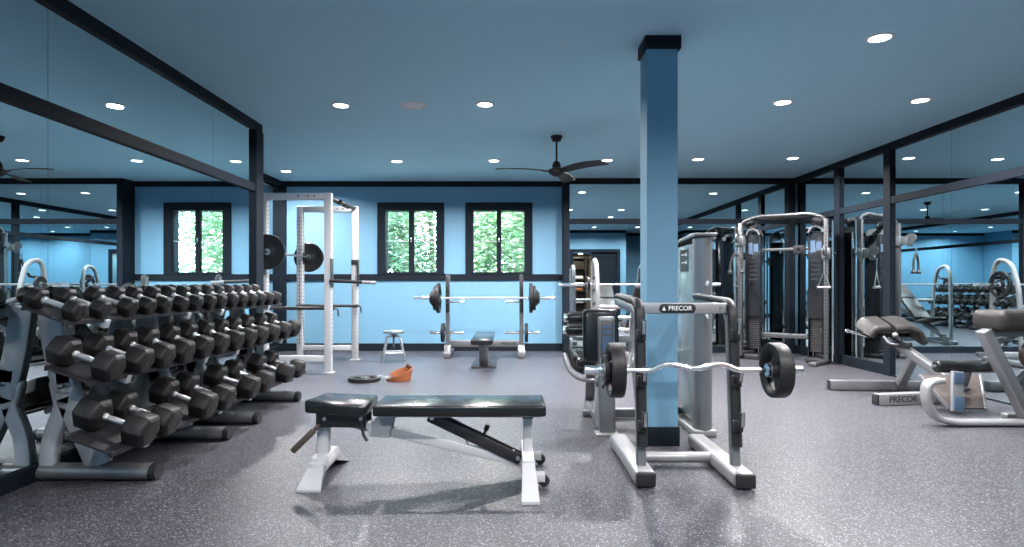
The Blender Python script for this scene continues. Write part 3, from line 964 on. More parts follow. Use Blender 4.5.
bz = 0.638
t = thing('curl_bar', 'chrome wavy curl bar resting on the rack in front of the column', 'barbell', (1.0, by, bz))
pts = [(0.62, 0.0), (0.735, -0.002), (0.765, -0.002), (0.845, 0.036), (0.91, 0.026), (0.965, 0.010), (1.03, 0.010), (1.09, 0.026), (1.15, 0.036), (1.235, -0.002), (1.265, -0.002), (1.385, 0.0)]
MB().tube([(x, by, bz + z) for x, z in pts], 0.0145, 14, fil=0.03).build('shaft', 'chrome', t)
for x0, x1, s in ((0.612, 0.405, -1), (1.405, 1.585, 1)):
    MB().cyl((x0 - s * .012, by, bz), (x0, by, bz), 0.036, n=24).cyl((x0, by, bz), (x1, by, bz), 0.0245, n=24, bev=.003).build('sleeve', 'chrome', t)
for x0, s, w in ((0.612, -1, 'left'), (1.405, 1, 'right')):
    put_plate(PC, (x0 + s * 0.041, by, bz), 'black rubber grip plate on the %s end of the wavy curl bar' % w, group='grip plates on the curl bar')
    put_plate(P5, (x0 + s * 0.093, by, bz), 'small black plate outside the grip plate on the %s end of the curl bar' % w, group='small plates on the curl bar')
    t2 = thing('spring_collar', 'steel spring collar clamped on the %s sleeve of the curl bar' % w, 'collar', (x0 + s * 0.120, by, bz), group='spring collars on the curl bar')
    mb = MB()
    coil = [(x0 + s * (0.110 + 0.024 * k / 40), by + 0.0285 * math.cos(k * 2 * PI * 2.6 / 40), bz + 0.0285 * math.sin(k * 2 * PI * 2.6 / 40)) for k in range(41)]
    mb.tube(coil, 0.0036, 8)
    mb.tube([coil[-1], (coil[-1][0], by + .05, bz - .05), (coil[-1][0], by + 0.03, bz - 0.085)], 0.0036, 8, fil=.01)
    mb.tube([coil[0], (coil[0][0], by - .03, bz - .05), (coil[0][0], by - 0.02, bz - 0.085)], 0.0036, 8, fil=.01)
    mb.build('spring', 'chrome', t2)
    MB().cyl((coil[-1][0], by + .037, bz - .072), (coil[-1][0], by + .03, bz - .095), 0.007, n=10).cyl((coil[0][0], by - .022, bz - .075), (coil[0][0], by - .019, bz - .095), 0.007, n=10).build('grip', 'black', t2)

# ------------------------------------------------------------------ white power rack
def power_rack():
    t = thing('power_rack', 'tall white power rack with black safety rods in the back left recess', 'rack', (-2.66, 8.2, 0))
    xl, xr, yn, yf, zt = -3.05, -2.255, 7.58, 8.88, 2.235
    a = 0.085
    def upright(x, y):
        mb = MB()
        mb.bb(x - a / 2, x + a / 2, y - a / 2, y + a / 2, 0.012, zt, 0.004)
        mb.bb(x - 0.065, x + 0.065, y - 0.065, y + 0.065, 0.0, 0.012, 0.003)
        for k in range(36):
            z = 0.25 + k * 0.052
            mb.cyl((x + a / 2 - .002, y, z), (x + a / 2 + 0.0008, y, z), 0.011, n=10, m=1)
            mb.cyl((x, y - a / 2 - 0.0008, z), (x, y - a / 2 + .002, z), 0.011, n=10, m=1) if x < -2.5 else None
        mb.build('upright', ['white_metal', 'black'], t)
    for x in (xl, xr):
        for y in (yn, yf):
            upright(x, y)
    for y in (yn, yf):
        mb = MB().bb(xl + a / 2, xr - a / 2, y - 0.038, y + 0.038, zt - 0.085, zt - 0.003, 0.004)
        for x in (-2.62, -2.50, -2.42):
            mb.cyl((x, y - 0.0395, zt - .04), (x, y - 0.036, zt - .04), 0.011, n=10, m=1)
        mb.build('top_beam', ['white_metal', 'black'], t)
        MB().bb(xl + a / 2, xr - a / 2, y - 0.035, y + 0.035, 0.14, 0.215, 0.004).build('bottom_beam', 'white_metal', t)
    MB().bb(xl - a / 2 + .004, xl - .004, yn + a / 2, yf - a / 2, 0.004, 0.05, 0.004).build('side_beam', 'white_metal', t)
    mb = MB()
    z = zt - 0.05
    mb.tube([(xr, yn + a / 2, z), (xr, yn + 0.25, z), (xr + 0.10, yn + 0.42, z - .03), (xr + 0.10, yf - 0.42, z - .03), (xr, yf - 0.25, z), (xr, yf - a / 2, z)], 0.018, 12, fil=.08)
    mb.tube([(xr - .05, yn + .22, z), (xr - 0.05, yf - .22, z)], 0.016, 12)
    for y in (yn + .3, yn + .5, yf - .5, yf - .3):
        mb.cyl((xr - .06, y, z), (xr + .09, y, z - .01), 0.015, n=12)
    mb.build('chin_up_bar', 'black', t)
    for y, z, e in ((yn, 0.80, 1), (yf, 0.79, -1)):
        mb = MB()
        yy = y + e * 0.062
        mb.cyl((xl - 0.04, yy, z), (xr + 0.06, yy, z), 0.021, n=14)
        mb.tube([(xr + 0.06, yy, z), (xr + 0.10, yy, z - 0.01), (xr + 0.105, yy, z - 0.10)], 0.010, 10, fil=.03)
        mb.build('safety_rod', 'black', t)
    # dip bar sticking out of the near right upright
    mb = MB()
    mb.bb(xr + a / 2 + .001, xr + a / 2 + .012, yn - a / 2 - .03, yn + .03, 1.06, 1.42, .003)
    mb.cyl((xr + 0.03, yn - a / 2 - .02, 1.145), (-1.66, yn - a / 2 - .02, 1.12), 0.021, n=18)
    d = mb.build('dip_bar', 'black', t)
    MB().cyl((-1.82, yn - a / 2 - .02, 1.127), (-1.655, yn - a / 2 - .02, 1.1198), 0.0225, n=18).build('grip_sleeve', 'steel', d)
    mb = MB()
    mb.bb(xr - 0.046, xr + 0.046, yf - a / 2 - .008, yf + .03, 1.385, 1.455, .003)
    mb.bb(xr + a / 2 + .001, xr + a / 2 + .012, yf - a / 2 - .02, yf + .03, 1.07, 1.46, .003)
    mb.tube([(xr + .05, yf - a / 2 - .01, 1.25), (xr + 0.075, yf - a / 2 - .06, 1.25), (xr + 0.075, yf - a / 2 - .06, 1.12)], .008, 8, fil=.02)
    mb.build('bar_hook', 'black', t)
    # hooks that carry the barbell
    for y, e in ((yn, -1), (yf, 1)):
        mb = MB()
        mb.bb(xl + a / 2 + .001, xl + a / 2 + .012, y - .03, y + .03, 1.40, 1.56, .002)
        mb.prism([(xl + a / 2 + .010, 1.47), (xl + a / 2 + .085, 1.455), (xl + a / 2 + .085, 1.52), (xl + a / 2 + .072, 1.52), (xl + a / 2 + .068, 1.478), (xl + a / 2 + .010, 1.482)], y - .02, y + .02, 'xz', .002)
        mb.build('bar_hook', 'black', t)
power_rack()
bx, bzz = -2.965, 1.498
olympic_bar('long steel barbell racked high inside the white power rack', (bx, 8.23, bzz), 1.05, 0.70, PI / 2)
for y, w in ((7.47, 'near'), (8.99, 'far')):
    put_plate((0.215, 0.046, False, 0.026), (bx, y, bzz), 'large black plate on the %s end of the power rack barbell' % w, (0, 0, PI / 2), 'large plates on the power rack barbell')

# ------------------------------------------------------------------ stool, plate with dip belt
sx, sy = -1.655, 8.68
t = thing('work_stool', 'round metal stool with splayed legs near the window wall', 'stool', (sx, sy, 0))
MB().lathe([(0, 0.405), (0.13, 0.405), (0.148, 0.412), (0.152, 0.425), (0.148, 0.440), (0.13, 0.446), (0, 0.442)], (sx, sy, 0), n=36).build('seat', 'steel', t)
MB().cyl((sx, sy, 0.20), (sx, sy, 0.405), 0.013, n=14).cyl((sx, sy, 0.385), (sx, sy, 0.406), 0.05, n=20).build('screw_post', 'iron', t)
MB().cyl((sx, sy, 0.345), (sx, sy, 0.38), 0.03, n=18).build('hub', 'iron', t)
for k in range(4):
    a = PI / 4 + k * PI / 2 + 0.25
    c, s = math.cos(a), math.sin(a)
    MB().flatbar([(sx + .02 * c, sy + .02 * s, 0.365), (sx + .125 * c, sy + .125 * s, 0.365), (sx + .165 * c, sy + .165 * s, 0.22), (sx + .228 * c, sy + .228 * s, 0.0)], 0.022, 0.016, (c, s, .3), fil=.08, bev=.003).build('leg', 'steel', t)
mb = MB()
ring = [(sx + .190 * math.cos(PI / 4 + .25 + k * PI / 2), sy + .190 * math.sin(PI / 4 + .25 + k * PI / 2), 0.135) for k in range(4)]
for k in range(4):
    mb.cyl(ring[k], ring[(k + 1) % 4], 0.011, n=12)
mb.build('foot_rail', 'steel', t)

o = put_plate((0.18, 0.045, True, 0.026), (-1.66, 6.95, 0.0235), 'black weight plate lying flat on the floor, chained to the leather belt', (0, PI / 2, 0))
t = thing('dip_belt', 'tan leather dip belt with a short steel chain lying on the floor', 'belt', (-1.25, 6.95, 0))
mb = MB()
b = bmesh.new()
n = 44
rows_ = []
for k in range(n + 1):
    a = math.radians(-150 + 285 * k / n)
    rx, ry = 0.135, 0.105
    cx_, cy_ = -1.235 + rx * math.cos(a), 6.98 + ry * math.sin(a)
    wide = 0.055 + 0.075 * (0.5 + 0.5 * math.cos(a - 0.9))
    tilt = 0.035 * math.cos(a)
    lean = 0.18
    nx, ny = math.cos(a), math.sin(a)
    rows_.append([b.verts.new((cx_ + nx * (th + lean * zz), cy_ + ny * (th + lean * zz), 0.008 + (0.02 if a < 0 else 0) * 0 + zz)) for th, zz in ((0, 0.0), (0.007, 0.0), (0.007, wide + tilt), (0, wide + tilt))])
for p, q in zip(rows_, rows_[1:]):
    for j in range(4):
        b.faces.new((p[j], p[(j + 1) % 4], q[(j + 1) % 4], q[j]))
b.faces.new(rows_[0]); b.faces.new(rows_[-1])
mb._merge(b)
for v in mb.bm.verts:
    v.co.z = max(0.001, v.co.z - 0.007)
mb.build('strap', 'tan', t)
MB().lathe([(0.10, 0.002), (0.115, 0.002), (0.112, 0.03), (0.10, 0.03), (0.10, .002)], (-1.225, 6.99, 0.0), n=28).build('inner_padding', 'suede', t)
MB().box((-1.13, 7.03, 0.16), (0.05, 0.03, 0.045), 0.012, Matrix.Rotation(.5, 3, 'Y')).build('buckle', 'suede', t)
def chain(p, q, n, sag=0.0):
    mb = MB()
    p, q = Vector(p), Vector(q)
    d = (q - p).normalized()
    for k in range(n):
        f = (k + .5) / n
        c = p.lerp(q, f) + Vector((0, 0, -sag * math.sin(PI * f)))
        u = Vector((0, 1, 0)) if k % 2 else Vector((0, .5, .8)).normalized()
        L = (q - p).length / n * 0.68
        pts_ = [c + d * (L * math.cos(a)) + u * (0.012 * math.sin(a)) for a in [2 * PI * j / 14 for j in range(14)]]
        mb.tube(pts_, 0.0035, 6, closed=True)
    return mb
chain((-1.455, 6.93, 0.056), (-1.33, 6.92, 0.045), 6).build('chain', 'steel', t)
t.location.x -= 0.045

# ------------------------------------------------------------------ flat press bench by the windows
def press_bench():
    xl, xr, yu = -0.938, 0.172, 9.22
    t = thing('press_bench', 'grey flat press bench with tall uprights standing under the windows', 'bench', (-0.38, 9.0, 0))
    for x, s in ((xl, -1), (xr, 1)):
        mb = MB()
        mb.box((x, 9.34, 0.05), (0.115, 0.62, 0.085), 0.012)
        mb.prism([(9.08, 0.09), (9.36, 0.09), (9.29, 0.19), (9.16, 0.19)], x - .05, x + .05, 'yz', .008)
        mb.build('foot', 'silver', t)
        u = MB().box((x, yu, 0.66), (0.06, 0.085, 1.12), 0.01).build('upright', 'silver', t)
        mb = MB()
        mb.box((x, yu - 0.055, 0.95), (0.058, 0.028, 0.55), 0.010)
        mb.sphere((x, yu - .01, 1.222), 0.034, (1, 1.4, .8))
        mb.build('guard', 'black', u)
        mb = MB()
        for z in (0.86, 1.06):
            mb.prism([(yu - .066, z - .05), (yu - .15, z - .03), (yu - .155, z + .035), (yu - .14, z + .035), (yu - .128, z - .002), (yu - .066, z)], x - .012, x + .012, 'yz', .003)
        mb.build('bar_hook', 'black', u)
        MB().cyl((x - s * .03, yu, .838), (x - s * .24, yu, .838), 0.018, n=16, bev=.003).build('upper_peg', 'chrome', t)
        MB().cyl((x - s * .25, yu, .37), (x - s * .03, yu, .37), 0.0225, n=16, bev=.003).cyl((x + s * .03, yu, .37), (x + s * .27, yu, .37), 0.0225, n=16, bev=.003).build('storage_peg', 'chrome', t)
    cb = MB().box(((xl + xr) / 2, yu, 0.205), (xr - xl - 0.06, 0.06, 0.10), 0.008).build('cross_beam', 'silver', t)
    lettering('PRECOR', 0.06, (-0.02, yu - 0.032, 0.205), (1, 0, 0), (0, 0, 1), 'text_dark', cb)
    MB().box((-0.345, 7.98, 0.40), (0.27, 1.20, 0.07), 0.022, seg=3).build('pad', 'vinyl', t)
    mb = MB()
    mb.bb(-0.385, -0.305, 7.55, 9.19, 0.285, 0.36, 0.006)
    mb.build('spine', 'silver', t)
    MB().flatbar([(-0.345, 7.95, 0.285), (-0.345, 8.02, 0.14), (-0.345, 8.12, 0.03)], 0.12, 0.06, (0, -1, 0), fil=.05).build('front_leg', 'silver', t)
    MB().bb(-0.51, -0.18, 7.98, 9.05, 0.0, 0.018, .004).build('floor_plate', 'black', t)
press_bench()
yb_, zb_ = 9.055, 0.898
olympic_bar('long barbell loaded with several plates on the press bench under the windows', (-0.375, yb_, zb_), 1.05, 0.64)
for s, w in ((-1, 'left'), (1, 'right')):
    x = -0.375 + s * (0.64 + 0.02)
    for key, nm in ((P45, 'largest plate, innermost'), (P35, 'second largest plate'), (P10, 'medium plate, third outward'), (P5, 'smallest plate, outermost')):
        th = key[1]
        x += s * (th / 2 + 0.002)
        put_plate(key, (x, yb_, zb_), nm + ' on the %s end of the press bench barbell' % w, (0, 0, 0), nm.split(',')[0] + 's on the press bench barbell')
        x += s * th / 2
put_plate(P25, (-0.938 - 0.075, 9.22, 0.37), 'black plate stored on the low peg outside the left press bench upright', group='stored plates of the press bench')
put_plate(P25, (0.172 + 0.075, 9.22, 0.37), 'black plate stored on the low peg outside the right press bench upright', group='stored plates of the press bench')

# ------------------------------------------------------------------ seated leg machine with its weight tower, behind the column
def leg_machine():
    t = thing('leg_curl_machine', 'silver seated leg curl machine with roller pads and weight tower behind the column', 'exercise machine', (1.0, 4.9, 0))
    # column carrying the back pad
    mb = MB()
    mb.prism([(4.47, 0.012), (4.50, 0.25), (4.52, 0.86), (4.58, 0.86), (4.70, 0.40), (4.76, 0.012)], 0.632, 0.752, 'yz', 0.012)
    col = mb.build('seat_column', 'silver', t)
    MB().bb(0.644, 0.740, 4.492, 4.512, 0.56, 0.84, .002).build('label_plate', 'iron', col)
    mb = MB()
    for z in (0.79, 0.75, 0.71):
        mb.bb(0.655, 0.725, 4.489, 4.493, z - .012, z + .012)
    mb.bb(0.655, 0.725, 4.489, 4.493, 0.60, 0.70)
    mb.build('instruction_label', 'sticker', col)
    MB().bb(0.60, 0.77, 4.42, 4.56, 0.0, 0.014, .004).build('foot_plate', 'light_silver', t)
    MB().box((0.665, 4.64, 0.715), (0.275, 0.075, 0.40), 0.036, Matrix.Rotation(math.radians(-6), 3, 'X'), seg=4).build('back_pad', 'vinyl', t)
    # seat
    mb = MB()
    mb.box((0.68, 5.02, 0.50), (0.36, 0.46, 0.08), 0.03, Matrix.Rotation(math.radians(5), 3, 'X'), seg=4)
    mb.build('seat_pad', 'vinyl', t)
    MB().beam((0.68, 4.70, 0.40), (0.68, 5.35, 0.43), 0.08, 0.07).beam((0.68, 5.30, 0.44), (0.68, 5.42, 0.06), 0.08, 0.07, up=(0, 1, 0)).build('seat_beam', 'silver', t)
    # side handles
    for x, s in ((0.60, -1), (0.76, 1)):
        mb = MB()
        mb.tube([(x + .05 * -s, 4.72, 0.355), (x + s * .08, 4.78, 0.355), (x + s * .165, 4.86, 0.42), (x + s * .195, 4.92, 0.545)], 0.016, 12, fil=.08)
        h = mb.build('side_handle', 'light_silver', t)
        MB().tube([(x + s * .03, 4.90, 0.40), (x + s * .10, 4.95, 0.43), (x + s * .145, 5.00, 0.58)], 0.026, 12, fil=.07).build('grip', 'black', h)
    # roller arm
    for y, z, nm in ((5.36, 0.808, 'thigh'), (5.46, 0.695, 'ankle')):
        mb = MB()
        mb.cyl((0.455, y, z), (1.10, y, z), 0.016, n=16)
        ax = mb.build('roller_axle', 'chrome', t)
        MB().cyl((0.48, y, z), (0.86, y, z), 0.056, n=28, bev=.014).build('roller_pad', 'vinyl', ax)
        MB().cyl((0.448, y, z), (0.48, y, z), 0.038, n=20, bev=.004).build('end_cap', 'chrome', ax)
    mb = MB()
    mb.flatbar([(1.06, 5.36, 0.86), (1.06, 5.42, 0.70), (1.06, 5.42, 0.45), (1.06, 5.25, 0.36)], 0.05, 0.07, (0, 1, 0), fil=.1)
    mb.beam((0.90, 5.41, 0.62), (1.08, 5.41, 0.62), 0.05, 0.06)
    mb.build('lever_arm', 'light_silver', t)
    MB().lathe([(0.02, -.02), (.11, -.02), (.125, 0), (.11, .02), (.02, .02)], (1.10, 5.25, 0.40), (1, 0, 0), n=30).build('cam_wheel', 'dark', t)
    # base
    mb = MB()
    mb.beam((0.68, 4.60, 0.045), (0.68, 5.50, 0.045), 0.075, 0.075, .012)
    mb.beam((0.72, 5.02, 0.05), (1.36, 5.02, 0.05), 0.075, 0.07, .012)
    mb.beam((0.58, 5.10, 0.03), (0.78, 5.10, 0.03), 0.06, 0.05, .01)
    mb.beam((1.05, 5.06, 0.06), (1.05, 5.25, 0.42), 0.06, 0.05, .008)
    mb.build('base_frame', 'silver', t)
    # weight tower
    mb = MB()
    sec = [(0.065 * math.cos(PI * k / 10), -0.055 * math.sin(PI * k / 10)) for k in range(11)]
    mb.prism([(1.385 + a, 4.455 + c) for a, c in sec], 0.03, 1.435, 'xy')
    mb.bb(1.32, 1.45, 4.455, 4.50, 0.03, 1.435, .003)
    mb.build('tower_column', 'silver', t)
    mb = MB()
    mb.bb(1.322, 1.336, 4.50, 5.02, 0.12, 1.40, .003)
    sp = mb.build('side_panel', 'panel', t)
    MB().bb(1.3195, 1.322, 4.60, 4.82, 1.20, 1.37).build('placard', 'dark', sp)
    mb = MB()
    for z in (1.33, 1.27):
        mb.bb(1.318, 1.3196, 4.64, 4.67, z - .012, z + .012); mb.bb(1.318, 1.3196, 4.69, 4.78, z - .004, z + .004)
    mb.build('marking', 'paper', sp)
    MB().bb(1.44, 1.454, 4.50, 5.02, 0.12, 1.40, .003).build('side_panel', 'panel', t)
    MB().bb(1.34, 1.44, 5.005, 5.03, 0.05, 1.42, .003).build('rear_post', 'silver', t)
    mb = MB()
    mb.prism([(4.385, 1.452), (4.385, 1.475), (4.50, 1.478), (4.80, 1.455), (5.06, 1.425), (5.06, 1.40), (4.80, 1.43), (4.50, 1.445)], 1.305, 1.468, 'yz', .008)
    mb.build('tower_cap', 'silver', t)
    mb = MB()
    for k in range(15):
        mb.bb(1.345, 1.43, 4.60, 4.92, 0.16 + k * 0.032, 0.188 + k * 0.032, .003)
    mb.build('weight_stack', 'black', t)
    MB().cyl((1.388, 4.66, .1), (1.388, 4.66, 1.42), .009).cyl((1.388, 4.86, .1), (1.388, 4.86, 1.42), .009).build('guide_rod', 'chrome', t)
    mb = MB()
    mb.bb(1.30, 1.47, 4.40, 5.06, 0.0, 0.05, .01)
    mb.build('tower_base', 'light_silver', t)
    MB().beam((1.06, 4.96, 0.52), (1.33, 4.96, 0.52), .06, .10, .01).beam((1.06, 5.22, .42), (1.08, 4.95, .52), .05, .06, .008).build('link_bracket', 'light_silver', t)
    mb = MB()
    for z in (0.90, 0.80):
        mb.lathe([(.008, -.012), (.045, -.012), (.038, 0), (.045, .012), (.008, .012)], (1.49, 4.62, z), (1, 0, 0), n=22)
    mb.bb(1.452, 1.475, 4.59, 4.65, 0.70, 1.0, .003)
    mb.build('pulley', 'dark', t)
    MB().box((1.395, 4.396, 1.11), (.02, .008, .035), .002, Matrix.Rotation(.4, 3, 'Y')).box((1.395, 4.396, .87), (.018, .008, .03), .002, Matrix.Rotation(-.3, 3, 'Y')).build('sticker', 'paper', t)
    return t
leg_machine().location.x += 0.025

# ------------------------------------------------------------------ incline press bench further back, facing the back mirror
def incline_bench():
    t = thing('incline_press_bench', 'silver incline press bench with arched uprights facing the back mirror', 'bench', (1.79, 8.2, 0))
    for x in (1.16, 2.42):
        mb = MB()
        mb.tube([(x, 8.54, 0.06), (x, 8.52, 1.24), (x, 8.44, 1.45), (x, 8.20, 1.40), (x, 8.08, 1.05), (x, 8.02, 0.06)], 0.031, 16, fil=.14)
        u = mb.build('arched_upright', 'light_silver', t)
        mb = MB()
        for z in (0.86, 1.05, 1.22):
            mb.prism([(8.50, z - .05), (8.44, z - .05), (8.24, z - .025), (8.215, z + .03), (8.23, z + .04), (8.26, z - .0), (8.50, z - .01)], x - .012, x + .012, 'yz', .003)
        mb.build('bar_hook', 'dark', u)
        MB().box((x, 8.26, 0.045), (0.09, 0.80, 0.075), 0.014).build('foot', 'light_silver', t)
    mb = MB()
    mb.cyl((1.16, 8.065, 0.80), (2.42, 8.065, 0.80), 0.03, n=18)
    mb.box((1.79, 8.52, 0.115), (1.20, 0.06, 0.08), .01)
    mb.build('cross_bar', 'light_silver', t)
    mb = MB()
    mb.beam((1.79, 7.80, 0.76), (1.79, 9.25, 0.22), 0.07, 0.07)
    mb.beam((1.79, 9.22, 0.25), (1.79, 9.30, 0.05), 0.07, 0.06, up=(0, 1, 0))
    mb.box((1.79, 9.30, 0.035), (0.5, 0.07, 0.06), .01)
    mb.build('spine', 'silver', t)
    MB().box((1.79, 8.36, 0.78), (0.29, 0.92, 0.065), 0.022, Matrix.Rotation(math.radians(-40), 3, 'X'), seg=3).build('back_pad', 'leather', t)
    MB().box((1.79, 8.93, 0.47), (0.30, 0.38, 0.065), 0.022, Matrix.Rotation(math.radians(12), 3, 'X'), seg=3).build('seat_pad', 'leather', t)
incline_bench()
ib = (1.765, 8.32, 1.098)
olympic_bar('bare-looking steel barbell resting on the incline bench, partly hidden by the column', ib, 1.10, 0.66)
put_plate(P10, (ib[0] - 0.70, ib[1], ib[2]), 'small black plate on the left end of the incline bench barbell')
put_plate(P35, (ib[0] + 0.706, ib[1], ib[2]), 'large black plate on the far end of the incline bench barbell, seen in the mirror')

# ------------------------------------------------------------------ cable station in the corner
def cable_station():
    t = thing('cable_station', 'tall black and silver dual cable station in the mirrored corner', 'exercise machine', (3.89, 8.725, 0), math.radians(-34.7))
    U = 0.57
    for s in (-1, 1):
        mb = MB()
        x = s * U
        mb.bb(x - 0.03, x + 0.03, -0.05, 0.05, 0.04, 2.0, .006)
        for k in range(34):
            z = 0.16 + k * 0.052
            mb.cyl((x, -0.0508, z), (x, -0.046, z), 0.011, n=8, m=1)
        u = mb.build('upright', ['steel_post', 'black'], t, local=True)
        # foot
        ft = MB().beam((x, 0.14, 0.03), (x + (0.10 if s < 0 else -0.12) * -1 * (1 if s < 0 else -1), -0.40 if s > 0 else -0.22, 0.03), 0.10, 0.05, .012).build('foot', 'steel_post', t, local=True)
        e = Vector((x + (-0.10 if s < 0 else -0.12), 0, 0))
        # guide rail beside the upright
        MB().cyl((x + s * 0.075, 0.0, 0.05), (x + s * 0.075, 0.0, 1.98), 0.016, n=14).build('guide_rail', 'chrome', t, local=True)
        # shrouded weight stack
        a = s * 0.42
        mb = MB()
        mb.bb(a - 0.10, a - 0.088, 0.12, 0.34, 0.05, 1.84, .003); mb.bb(a + 0.088, a + 0.10, 0.12, 0.34, 0.05, 1.84, .003)
        mb.bb(a - 0.09, a + 0.09, 0.325, 0.34, 0.05, 1.84, .002); mb.bb(a - 0.09, a + 0.09, 0.125, 0.135, 0.62, 1.84, .002)
        sh = mb.build('weight_shroud', 'shroud', t, local=True)
        mb = MB()
        mb.sweep([(a - .095, .20, 1.83), (a - .06, .20, 1.90), (a, .20, 1.92), (a + .06, .20, 1.90), (a + .095, .20, 1.83)], [(-.12, -.012), (.12, -.012), (.12, .012), (-.12, .012)], up=(0, 0, 1))
        mb.build('shroud_cap', 'silver', sh, local=True)
        mb = MB()
        mb.bb(a - .07, a - .01, .1225, .125, 1.55, 1.72); mb.bb(a + .005, a + .07, .1225, .125, 1.58, 1.70)
        mb.build('decal', 'sticker', sh, local=True)
        mb = MB()
        for r in range(5):
            mb.bb(a - .06, a + .06, .1225, .125, 1.16 + r * .065, 1.19 + r * .065)
        mb.build('exercise_chart', 'dark', sh, local=True)
        mb = MB()
        for k in range(20):
            mb.bb(a - .08, a + .08, .16, .30, .14 + k * .032, .168 + k * .032, .003)
        mb.build('weight_stack', 'black', t, local=True)
        MB().cyl((a - .05, .23, .08), (a - .05, .23, 1.80), .009).cyl((a + .05, .23, .08), (a + .05, .23, 1.80), .009).build('guide_rod', 'chrome', t, local=True)
        MB().bb(a - .11, a + .11, -.02, .35, 0.0, .07, .01).build('tower_base', 'black', t, local=True)
        MB().beam((a, .22, 1.95), (x, 0.0, 1.97), .05, .05).beam((a, .22, .10), (x, 0.0, .08), .06, .05).build('tower_bracket', 'black', t, local=True)
        # upper drum of pulleys
        mb = MB()
        for yy in (0.10, 0.17):
            mb.lathe([(.01, -.014), (.075, -.014), (.065, 0), (.075, .014), (.01, .014)], (a + s * .02, yy, 1.97), (0, 1, 0), n=26)
        mb.build('top_pulley', 'black', t, local=True)
        # carriage with swivel pulley
        zc = 1.74 if s < 0 else 1.52
        mb = MB()
        mb.bb(x - .055, x + .055, -.065, .065, zc - .075, zc + .075, .008)
        mb.bb(x - .018, x + .018, -.15, -.06, zc - .05, zc + .06, .006)
        ca = mb.build('carriage', 'silver', t, local=True)
        MB().lathe([(.01, -.016), (.070, -.016), (.060, 0), (.070, .016), (.01, .016)], (x, -.19, zc + .035), (1, 0, 0), n=28).lathe([(.008, -.018), (.036, -.018), (.036, .018), (.008, .018)], (x, -.175, zc - .055), (1, 0, 0), n=24).build('swivel_pulley', 'iron', ca, local=True)
        MB().cyl((x + s * .055, 0, zc), (x + s * .09, 0, zc), .012, n=12).sphere((x + s * .095, 0, zc), .02).build('pop_pin', 'black', ca, local=True)
        MB().cyl((x + s * .075, .03, .1), (x + s * .075, .03, zc), .004, n=6).build('cable', 'black', t, local=True)
    # arched header
    mb = MB()
    mb.tube([(-U, 0, 1.96), (-U + .04, 0, 2.03), (-.34, .0, 2.095), (0, .0, 2.085), (.34, .0, 2.095), (U - .04, 0, 2.03), (U, 0, 1.96)], .023, 16, fil=.12)
    mb.tube([(-.33, .03, 2.065), (.33, .03, 2.065)], .036, 14, m=1)
    mb.build('header_tube', ['steel_post', 'black'], t, local=True)
    mb = MB()
    mb.bb(-.32, .32, .19, .24, 1.59, 1.63, .006)
    hb = mb.build('accessory_bar', 'steel_post', t, local=True)
    MB().bb(.12, .27, .165, .19, 1.53, 1.66, .006).lathe([(.02, -.01), (.045, -.01), (.045, .01), (.02, .01)], (.195, .16, 1.595), (0, 1, 0), n=24).build('pulley_block', 'dark', hb, local=True)
    MB().cyl((-.25, .19, 1.60), (-.25, .14, 1.59), .01).cyl((-.25, .14, 1.55), (-.25, .14, 1.62), .01).cyl((-.05, .19, 1.60), (-.05, .14, 1.59), .01).cyl((-.05, .14, 1.55), (-.05, .14, 1.62), .01).build('accessory_hook', 'chrome', hb, local=True)
    lb = MB().bb(-.32, .32, .19, .25, .315, .385, .006).build('lower_bar', 'steel_post', t, local=True)
    lettering('PRECOR', .05, (0.02, .188, .35), (1, 0, 0), (0, 0, 1), 'text_dark', lb)
    return t
cs = cable_station()
csm = Matrix.Translation(cs.location) @ cs.rotation_euler.to_matrix().to_4x4()
# rope on the left tower, stirrup handle on the right tower: hung on, so their own things
pl = csm @ Vector((-0.57, -0.255, 1.74))
t = thing('triceps_rope', 'black two-ended triceps rope hanging from the left cable tower', 'cable attachment', (pl.x, pl.y, 1.3))
d = csm.to_3x3() @ Vector((1, 0, 0))
mb = MB()
mb.tube([pl + d * -.085 + Vector((0, 0, -.46)), pl + d * -.075 + Vector((0, 0, -.30)), pl + d * -.02 + Vector((0, 0, -.20)), pl + d * .02 + Vector((0, 0, -.20)), pl + d * .075 + Vector((0, 0, -.30)), pl + d * .085 + Vector((0, 0, -.46))], .016, 12, fil=.05)
mb.build('rope', 'rope', t)
for s in (-1, 1):
    q = pl + d * (.085 * s) + Vector((0, 0, -.46))
    MB().lathe([(0, -.03), (.032, -.025), (.034, 0), (.022, .02), (.017, .04)], q, (0, 0, 1), n=18).build('rope_end', 'black', t)
MB().cyl(pl + Vector((0, 0, -.02)), pl + Vector((0, 0, -.13)), .004, n=8).lathe([(.006, -.03), (.016, -.03), (.016, .03), (.006, .03)], pl + Vector((0, 0, -.14)), (0, 0, 1), n=14).cyl(pl + Vector((0, 0, -.16)), pl + Vector((0, 0, -.20)), .012, n=12).build('carabiner', 'chrome', t)
pr = csm @ Vector((0.57, -0.235, 1.46))
t = thing('stirrup_handle', 'steel stirrup handle hanging in front of the right cable tower', 'cable attachment', (pr.x, pr.y, 1.1))
mb = MB()
a = pr + Vector((0, 0, -.18)); g1 = pr + d * -.075 + Vector((0, 0, -.40)); g2_ = pr + d * .075 + Vector((0, 0, -.40))
mb.tube([g1, a, g2_], .007, 8)
mb.cyl(pr, a, .005, n=8)
mb.build('strap', 'steel', t)
MB().cyl(g1 - d * .01, g2_ + d * .01, .017, n=16).build('grip', 'light_silver', t)

